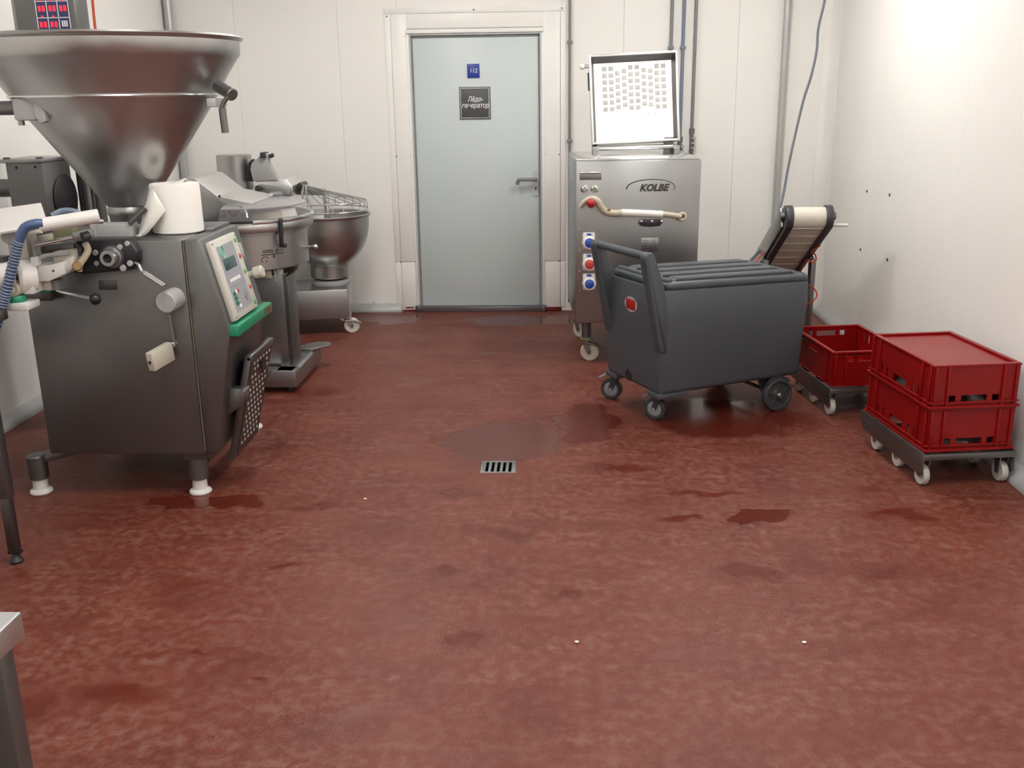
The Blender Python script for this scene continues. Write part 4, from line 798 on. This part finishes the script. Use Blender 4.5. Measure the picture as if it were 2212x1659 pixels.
for k, (v, mt) in enumerate(((520, 'blue_plastic'), (566, 'red_button'), (608, 'blue_plastic'))):
    q = gp(1272, v); pl = g().box(q.x-.038, q.x+.038, -.012, .002, q.z-.052, q.z+.052, .008).build('socket_plate', 'white_plastic', GD)
    g().lathe([(.018, .055), (.032, .055), (.040, .048), (.042, .012), (.042, 0), (.018, 0)], (q.x, -.005, q.z-.012), 28, (0, -1, .12)).build('socket_ring', 'white_plastic', pl)
    g().lathe([(0, .056), (.022, .056), (.029, .052), (.029, .03)], (q.x, -.008, q.z-.012), 24, (0, -1, .12)).build('socket_cap', mt, pl); g().box(q.x-.014, q.x+.014, -.0145, -.011, q.z+.034, q.z+.046, .001).build('socket_mark', 'blue_plastic', pl)
for v in (497, 541, 586, 629): 
    for u in (1253, 1295):
        q = gp(u, v); g().lathe([(0, .004), (.005, .003), (.007, 0)], (q.x, 0, q.z), 10, (0, -1, 0)).build('screw', 'steel_bright', GD)
for (v, yy) in ((408, .5), (418, .5), (430, .5)): g().lathe([(0, .003), (.005, .002), (.006, 0)], (0, yy, gp(1250, v).z), 10, (-1, 0, 0)).build('screw', 'steel_dull', GD)
# legs and wheels
for (x, y) in ((.075, .075), (.675, .075), (.06, .72), (.675, .72)):
    g().cyl((x, y, .150), (x, y, GZ0+.004), .030, n=20).build('leg', 'steel_dull', GD); g().cyl((x, y, .14), (x, y, .155), .04, n=16).build('leg_collar', 'olive', GD)
    castor(GD, *(GM @ Vector((x, y, 0))).to_2d(), .06, .034, GR+(-.35 if y < .3 else -.9), top=.142, brake='steel_dull', wmat='cream_plastic', off=.024)
# cream hook tool hung on the red knob
TL = thing('hook_tool', 'cream curved lever tool hanging on the front of the grinder', 'tool', GM @ Vector((.4, -.02, .9)), GR)
tp_ = [gp(u, v, -.024) for u, v in ((1252, 448), (1262, 436), (1276, 429), (1290, 434), (1300, 449), (1310, 458), (1330, 461), (1352, 459), (1385, 462), (1425, 462), (1452, 465), (1472, 468))]
g().tube(tp_, lambda t: .010+.012*math.sin(min(1, t*2.2)*PI*.62) if t < .62 else .018-.002*(t > .8), 12, sub=5).build('bar', 'wood_cream', TL)
q = gp(1474, 468, -.024); g().torus((q.x, -.024, q.z), .020, .009, (0, 1, 0), 24, 8).build('ring_end', 'wood_cream', TL)
a, b = gp(1342, 459, -.026), gp(1432, 463, -.026); g().cyl((a.x, -.027, a.z), (b.x, -.027, b.z), .021, n=14, bev=.004).build('grip', 'paper', TL)
q = gp(1315, 455, -.042); g().lathe([(.0, .002), (.010, .002), (.012, 0)], (q.x, -.040, q.z), 14, (0, -1, 0)).build('grip_hole', 'bronze', TL)

# ================================================================== GREY CART
CA = math.radians(27.0); CO = Vector((.497, 4.745, 0)); CM = Matrix.Translation(CO) @ Matrix.Rotation(CA, 4, 'Z')
CT = thing('ice_cart', 'dark grey plastic ice cart with ribbed lid and push handle', 'cart', CO, CA)
def c(): return LB(CM)
CL, CW = .912, .545; BZ, TZ = .178, .715
def loft(rows):                                        # rings of points joined into a closed shell
    m = c(); V = []; Fc = []; n = len(rows[0])
    for r in rows: V += r
    for i in range(len(rows)-1):
        for k in range(n): Fc.append((i*n+k, i*n+(k+1) % n, (i+1)*n+(k+1) % n, (i+1)*n+k))
    Fc += [tuple(range(n)), tuple(range((len(rows)-1)*n, len(rows)*n))]; m.verts_faces(V, Fc); return m
def rr(x0, x1, y0, y1, r, z, zf=0.0, n=5):             # rounded rectangle ring; zf drops the far end
    P_ = []
    for (cx, cy, a_) in ((x1-r, y1-r, 0), (x0+r, y1-r, PI/2), (x0+r, y0+r, PI), (x1-r, y0+r, 1.5*PI)):
        for i in range(n+1): a = a_+PI/2*i/n; x = cx+r*math.cos(a); P_.append((x, cy+r*math.sin(a), z-zf*(x/CL)))
    return P_
FZ = .028
tub = loft([rr(.03, CL-.035, .03, CW-.03, .03, BZ), rr(.008, CL-.02, .008, CW-.008, .035, BZ+.012), rr(.004, CL-.015, .004, CW-.004, .035, BZ+.03), rr(0, CL, 0, CW, .035, .55), rr(0, CL+.004, 0, CW, .035, TZ-.008, FZ), rr(.006, CL, .006, CW-.006, .03, TZ, FZ)]).build('tub', 'cart_grey', CT, smooth=50)
c().prism([(.0, BZ-.018), (.13, BZ-.018), (.20, BZ+.01), (.0, BZ+.01)], .006, .11, 'y', .006).build('castor_block', 'cart_grey', CT); c().prism([(.0, BZ-.018), (.13, BZ-.018), (.20, BZ+.01), (.0, BZ+.01)], CW-.11, CW-.006, 'y', .006).build('castor_block', 'cart_grey', CT)
# lid
lid = loft([rr(.038, CL-.004, .012, CW-.012, .035, TZ-.004, FZ), rr(.030, CL+.004, .002, CW-.002, .04, TZ+.006, FZ), rr(.030, CL+.004, .002, CW-.002, .04, TZ+.024, FZ), rr(.040, CL-.006, .012, CW-.012, .035, TZ+.036, FZ)]).build('lid', 'cart_lid', CT, smooth=50)
for k in range(4):
    y = .085+.125*k; n_ = 1
    m = c(); m.prism([(.10, TZ+.034-FZ*.1), (.12, TZ+.052-FZ*.14), (CL-.09, TZ+.052-FZ*.9), (CL-.06, TZ+.034-FZ*.93)], y-.038, y+.038, 'y', .008); m.build('lid_rib', 'cart_lid', lid)
m = c(); m.prism([(.044, TZ+.030), (.052, TZ+.050), (.074, TZ+.050), (.084, TZ+.030)], .03, CW-.03, 'y', .006); m.build('lid_lip', 'cart_lid', lid)
# push handle: two broad uprights grown out of the tub and a round bar
for (y0, y1) in ((-.004, .058), (CW-.058, CW+.004)):
    m = c(); m.prism([(.030, .40), (-.004, .41), (-.034, .56), (-.098, .865), (-.100, .89), (-.084, .908), (-.056, .908), (-.042, .89), (.016, .735), (.034, .66), (.040, .40)], y0, y1, 'y', .012); m.build('handle_upright', 'cart_grey', CT)
c().cyl((-.072, .02, .886), (-.072, CW-.02, .886), .0195, n=20).build('handle_bar', 'cart_grey', CT)
# badge and drain
bd = c().prism([(.285+.062*math.cos(a), .600+.040*math.sin(a)) for a in [i*PI/12 for i in range(24)]], -.0015, .004, 'x', 0).build('badge', 'light_grey', CT)
c().box(-.003, .0, .240, .330, .573, .627, .001).build('badge_field', 'badge_red', bd)
c().lathe([(0, .004), (.030, .004), (.034, 0)], (.004, .30, BZ+.045), 28, (-1, 0, 0)).build('drain_port', 'black', CT)
# front castors and rear wheels
for (u, v, yw) in ((1322, 868, .55), (1418, 913, .35)):
    q = atz(u, v, 0); castor(CT, q.x+.035*math.cos(yw+PI)+.058, q.y+.035*math.sin(yw)+.03, .060, .036, PI+yw-.9, wmat='wheel_grey', fmat='charcoal', top=.168, brake='grey_plastic', off=.03, hub='hub_grey')
for k, ch in enumerate([o for o in CT.children if o.name.startswith('castor_wheel')]):
    c_ = Vector([sum(v.co[i] for v in ch.data.vertices)/len(ch.data.vertices) for i in range(3)]); ax = Vector([v for v in (ch.children[0].data.vertices[0].co-ch.children[0].data.vertices[-1].co)]).normalized()
    for s in (-1, 1):
        LB(CM).lathe([(0, .022), (.030, .022), (.040, .017), (.043, .012)], c_, 28, ax*s).build('hub_face', 'hub_grey', ch)
for y0 in (.010, CW-.010):
    s = 1 if y0 > .2 else -1; x0 = CL-.165; R_ = .089; wc = Vector((x0, y0, R_))
    w_ = c().lathe([(0, -.012), (.030, -.012), (.034, -.008), (.070, -.008), (.074, -.02), (.085, -.02), (R_, -.014), (R_, .014), (.085, .02), (.074, .02), (.070, .008), (.034, .008), (.030, .012), (0, .012)], wc, 44, (0, 1, 0)).build('rear_wheel', 'wheel_grey', CT)
    for k in range(5):
        a = k*2*PI/5+.4; d_ = Vector((math.cos(a), 0, math.sin(a))); c().bar(wc+d_*.02, wc+d_*.073, .012, .026, .003, (0, 1, 0)).build('spoke', 'wheel_grey', w_)
    c().cyl(wc+Vector((0, -.03, 0)), wc+Vector((0, .03, 0)), .013, n=16, bev=.003).build('axle_cap', 'steel_bright', w_)
c().cyl((CL-.165, .03, .089), (CL-.165, CW-.03, .089), .01, n=12).build('axle', 'steel_dark', CT)
for y0 in (.10, CW-.12): c().prism([(CL-.23, BZ+.02), (CL-.10, BZ+.02), (CL-.145, .075), (CL-.185, .075)], y0, y0+.02, 'y', .003).build('axle_bracket', 'cart_grey', CT)
c().prism([(CL-.165+.100*math.cos(a), .089+.103*math.sin(a)) for a in [PI*(i/14)*.56+PI*.22 for i in range(15)]], -.004, .012, 'y').build('wheel_arch', 'charcoal', CT)

# ================================================================== CONVEYOR behind the cart
VX0, VX1, VY = 1.368, 1.582, 5.98; ang = math.radians(-29)
VO = Vector(((VX0+VX1)/2, VY, aty(1750, 470, VY).z)); VM = Matrix.Translation(VO) @ Matrix.Rotation(ang, 4, 'X')     # local y runs down along the belt, away from the camera
CV = thing('belt_conveyor', 'inclined cream belt conveyor with black edges behind the grey cart', 'conveyor', (VO.x, 6.55, 0))
def v(): return LB(VM)
VW = VX1-VX0; VL = 1.12; VR = .062
def belt_loop(r0):
    pr = [(-(r0)*math.sin(a), r0*math.cos(a)) for a in [i*PI/14 for i in range(15)]]
    pr += [(VL+r0*math.sin(a), -r0*math.cos(a)) for a in [i*PI/14 for i in range(15)]]; return pr
v().prism([(y_, z_) for y_, z_ in belt_loop(VR)], -VW/2+.012, VW/2-.012, 'x').build('belt', 'belt_cream', CV, smooth=40)
for k in range(9):
    y_ = .02+k*.125; v().box(-VW/2+.013, VW/2-.013, y_-.010, y_+.010, -VR-.004, -VR+.001, .002).build('belt_rib', 'belt_cream', CV); v().box(-VW/2+.013, VW/2-.013, y_-.006, y_+.006, VR-.001, VR+.006, .003).build('belt_rib', 'belt_cream', CV)
for s in (-1, 1): v().prism([(y_, z_) for y_, z_ in belt_loop(VR+.012)], s*(VW/2-.012), s*(VW/2+.030), 'x', .004).build('edge_guard', 'charcoal', CV, smooth=40)
for s in (-1, 1): v().box(s*(VW/2+.031), s*(VW/2+.045), .03, VL-.03, -.045, .075, .004).build('side_rail', 'steel', CV)
for s in (-1, 1): v().cyl((s*(VW/2+.03), 0, .01), (s*(VW/2+.055), 0, .01), .026, n=20, bev=.004).build('bearing', 'steel_dull', CV)
v().cyl((VW/2+.05, .05, -.03), (VW/2+.14, .05, -.03), .010, n=14, bev=.002).build('side_rod', 'white_plastic', CV)
b_ = atx(1742, 500, VX1)
for s, x in ((-1, VX0-.055), (1, VX1+.03)):
    MB().box(x, x+.03, 6.36, 6.44, .03, .60, .004).build('leg', 'steel_dull', CV); MB().box(x, x+.03, 6.75, 6.81, .03, .34, .004).build('leg', 'steel_dull', CV)
    MB().box(x, x+.03, 6.34, 6.83, .0, .035, .004).build('leg_foot', 'steel_dull', CV)
for k in (0, 1): v().sphere((VW/2+.05, .52+.04*k, -.06), .012, 12).build('clamp_bolt', 'steel_bright', CV)
pts = [(1783, -8, 7.05), (1768, 60, 7.0), (1764, 110, 6.97), (1752, 165, 6.93), (1736, 215, 6.9), (1718, 290, 6.85), (1702, 365, 6.8), (1690, 430, 6.75), (1672, 488, 6.68), (1646, 534, 6.6), (1620, 564, 6.5), (1590, 600, 6.4)]
q0 = aty(*pts[0]); tag(MB().tube([Vector((q0.x+.05, 7.1, CEIL-.01)), Vector((q0.x+.03, 7.08, 2.6))]+[aty(*p) for p in pts], .0085, 10).build('power_cable', 'cable_grey'), 'blue-grey power cable hanging down to the belt conveyor', 'cable')
oc = [(1637, 585, 6.2), (1634, 568, 6.2), (1640, 555, 6.25), (1665, 540, 6.5), (1720, 528, 6.5), (1762, 523, 6.25), (1771, 530, 6.2), (1762, 537, 6.2), (1752, 545, 6.25), (1760, 549, 6.2), (1763, 560, 6.15), (1756, 568, 6.12), (1744, 562, 6.15), (1730, 585, 6.5), (1735, 610, 6.5), (1752, 618, 6.2), (1762, 628, 6.1), (1764, 640, 6.1), (1755, 652, 6.1), (1740, 660, 6.2)]
tag(MB().tube([aty(*p) for p in oc], .005, 8).build('air_hose', 'orange'), 'thin orange air hose looping around the belt conveyor', 'hose')

# ================================================================== RED CRATES AND DOLLIES
def make_crate(name, label, loc, rot, group):
    t = thing(name, label, 'crate', loc, 0, group); CRM = WM[t.name]
    def k(): return LB(CRM)
    w, l, h, th, ins = .40, .60, .19, .006, .012
    iw, il = w-2*ins, l-2*ins
    end = [(.078, .108, .128, .156), (.132, .244, .128, .156), (.268, .298, .128, .156)]
    side = [(.10, .118, .113, .158), (.155, .173, .113, .158), (.225, .351, .123, .156), (.403, .421, .113, .158), (.458, .476, .113, .158)]
    m = k()
    m.holed(iw, h-.012, th, end, Matrix.Translation((-iw/2, -il/2, .006))); m.holed(iw, h-.012, th, end, Matrix.Translation((-iw/2, il/2-th, .006)))
    for s in (-1, 1): m.holed(il, h-.012, th, side, Matrix.Translation((s*(iw/2-th/2)+th/2, -il/2, .006)) @ Matrix.Rotation(PI/2, 4, 'Z'))
    m.box(-iw/2, iw/2, -il/2, il/2, .010, .017); m.build('tub', 'red_plastic', t)
    def ring(o_, z0, z1, wd):
        m = k()
        for a in ((-w/2+o_, w/2-o_, -l/2+o_, -l/2+o_+wd), (-w/2+o_, w/2-o_, l/2-o_-wd, l/2-o_), (-w/2+o_, -w/2+o_+wd, -l/2+o_+wd, l/2-o_-wd), (w/2-o_-wd, w/2-o_, -l/2+o_+wd, l/2-o_-wd)): m.box(*a, z0, z1, .0025)
        return m
    ring(0, .178, .19, .020).build('rim', 'red_plastic', t); ring(.004, .160, .168, .010).build('rim', 'red_plastic', t); ring(.008, 0, .010, .022).build('base_ring', 'red_plastic', t)
    for sx in (-1, 1):
        for sy in (-1, 1):
            for f in (.0, .055): k().box(sx*(iw/2-.012-f)-.006, sx*(iw/2-.012-f)+.006, sy*(il/2+.004)-.005, sy*(il/2+.004)+.005, .008, .18, .002).build('rib', 'red_plastic', t)
            for f in (.016, .085): k().box(sx*(iw/2+.004)-.005, sx*(iw/2+.004)+.005, sy*(il/2-f)-.006, sy*(il/2-f)+.006, .008, .18, .002).build('rib', 'red_plastic', t)
    t.rotation_euler = rot; return t
th_ = math.radians(7.5); GRP = 'red meat crates on steel dollies'
def corner(p, th): return Vector((p[0]+.2*math.cos(th)-.3*math.sin(th), p[1]+.2*math.sin(th)+.3*math.cos(th), 0))
c1 = corner((1.545, 4.015), th_); c2 = corner((1.405, 4.985), th_)
k1 = make_crate('meat_crate', 'upright open red plastic crate on a dolly beside the grey cart', (c2.x, c2.y, .157), (0, 0, th_), GRP)
dup_thing(k1, (c1.x, c1.y, .157+.1902), (PI, 0, th_), 'upside-down red crate at the bottom of the stack of two', GRP)
dup_thing(k1, (c1.x, c1.y, .157+.1904*2), (PI, 0, th_), 'upside-down red crate on top of the stack of two', GRP)
def make_dolly(label, cpt, th):
    t = thing('crate_dolly', label, 'dolly', (cpt.x, cpt.y, 0), th, 'steel crate dollies'); DM = WM[t.name]
    def k(): return LB(DM)
    for s in (-1, 1):
        k().prism([(-.312, .156), (.312, .156), (.312, .11), (.27, .070), (-.25, .058), (-.29, .050), (-.312, .062)], s*.199, s*.206, 'x', .001).build('side_plate', 'steel_dull', t)
        k().box(-.20, .20, s*.30-.012, s*.30+.012, .124, .152, .003).build('cross_tube', 'steel_dull', t)
    for y in (-.1, .1): k().box(-.199, .199, y-.02, y+.02, .135, .147, .002).build('cross_tube', 'steel_dull', t)
    for s in (-1, 1):
        for y in (-.262, -.045, .175):
            x = s*.176; r = .046
            wl_ = k().lathe([(0, -.013), (.030, -.013), (.042, -.014), (r, -.008), (r, .008), (.042, .014), (.030, .013), (0, .013)], (x, y, r), 24, (1, 0, 0)).build('wheel', 'wheel_white', t); k().cyl((x-.021, y, r), (x+.021, y, r), .006, n=10).build('axle', 'steel', wl_)
            m = k()
            for q in (-1, 1): m.prism([(y-.025, .136), (y+.025, .136), (y+.012, .040), (y-.012, .040)], x+q*.018-.002, x+q*.018+.002, 'x')
            m.box(x-.02, x+.02, y-.026, y+.026, .128, .137, .002); m.build('fork', 'steel', t)
    return t
make_dolly('steel wheeled dolly under the stack of two red crates', c1, th_); make_dolly('steel wheeled dolly under the single open red crate', c2, th_)
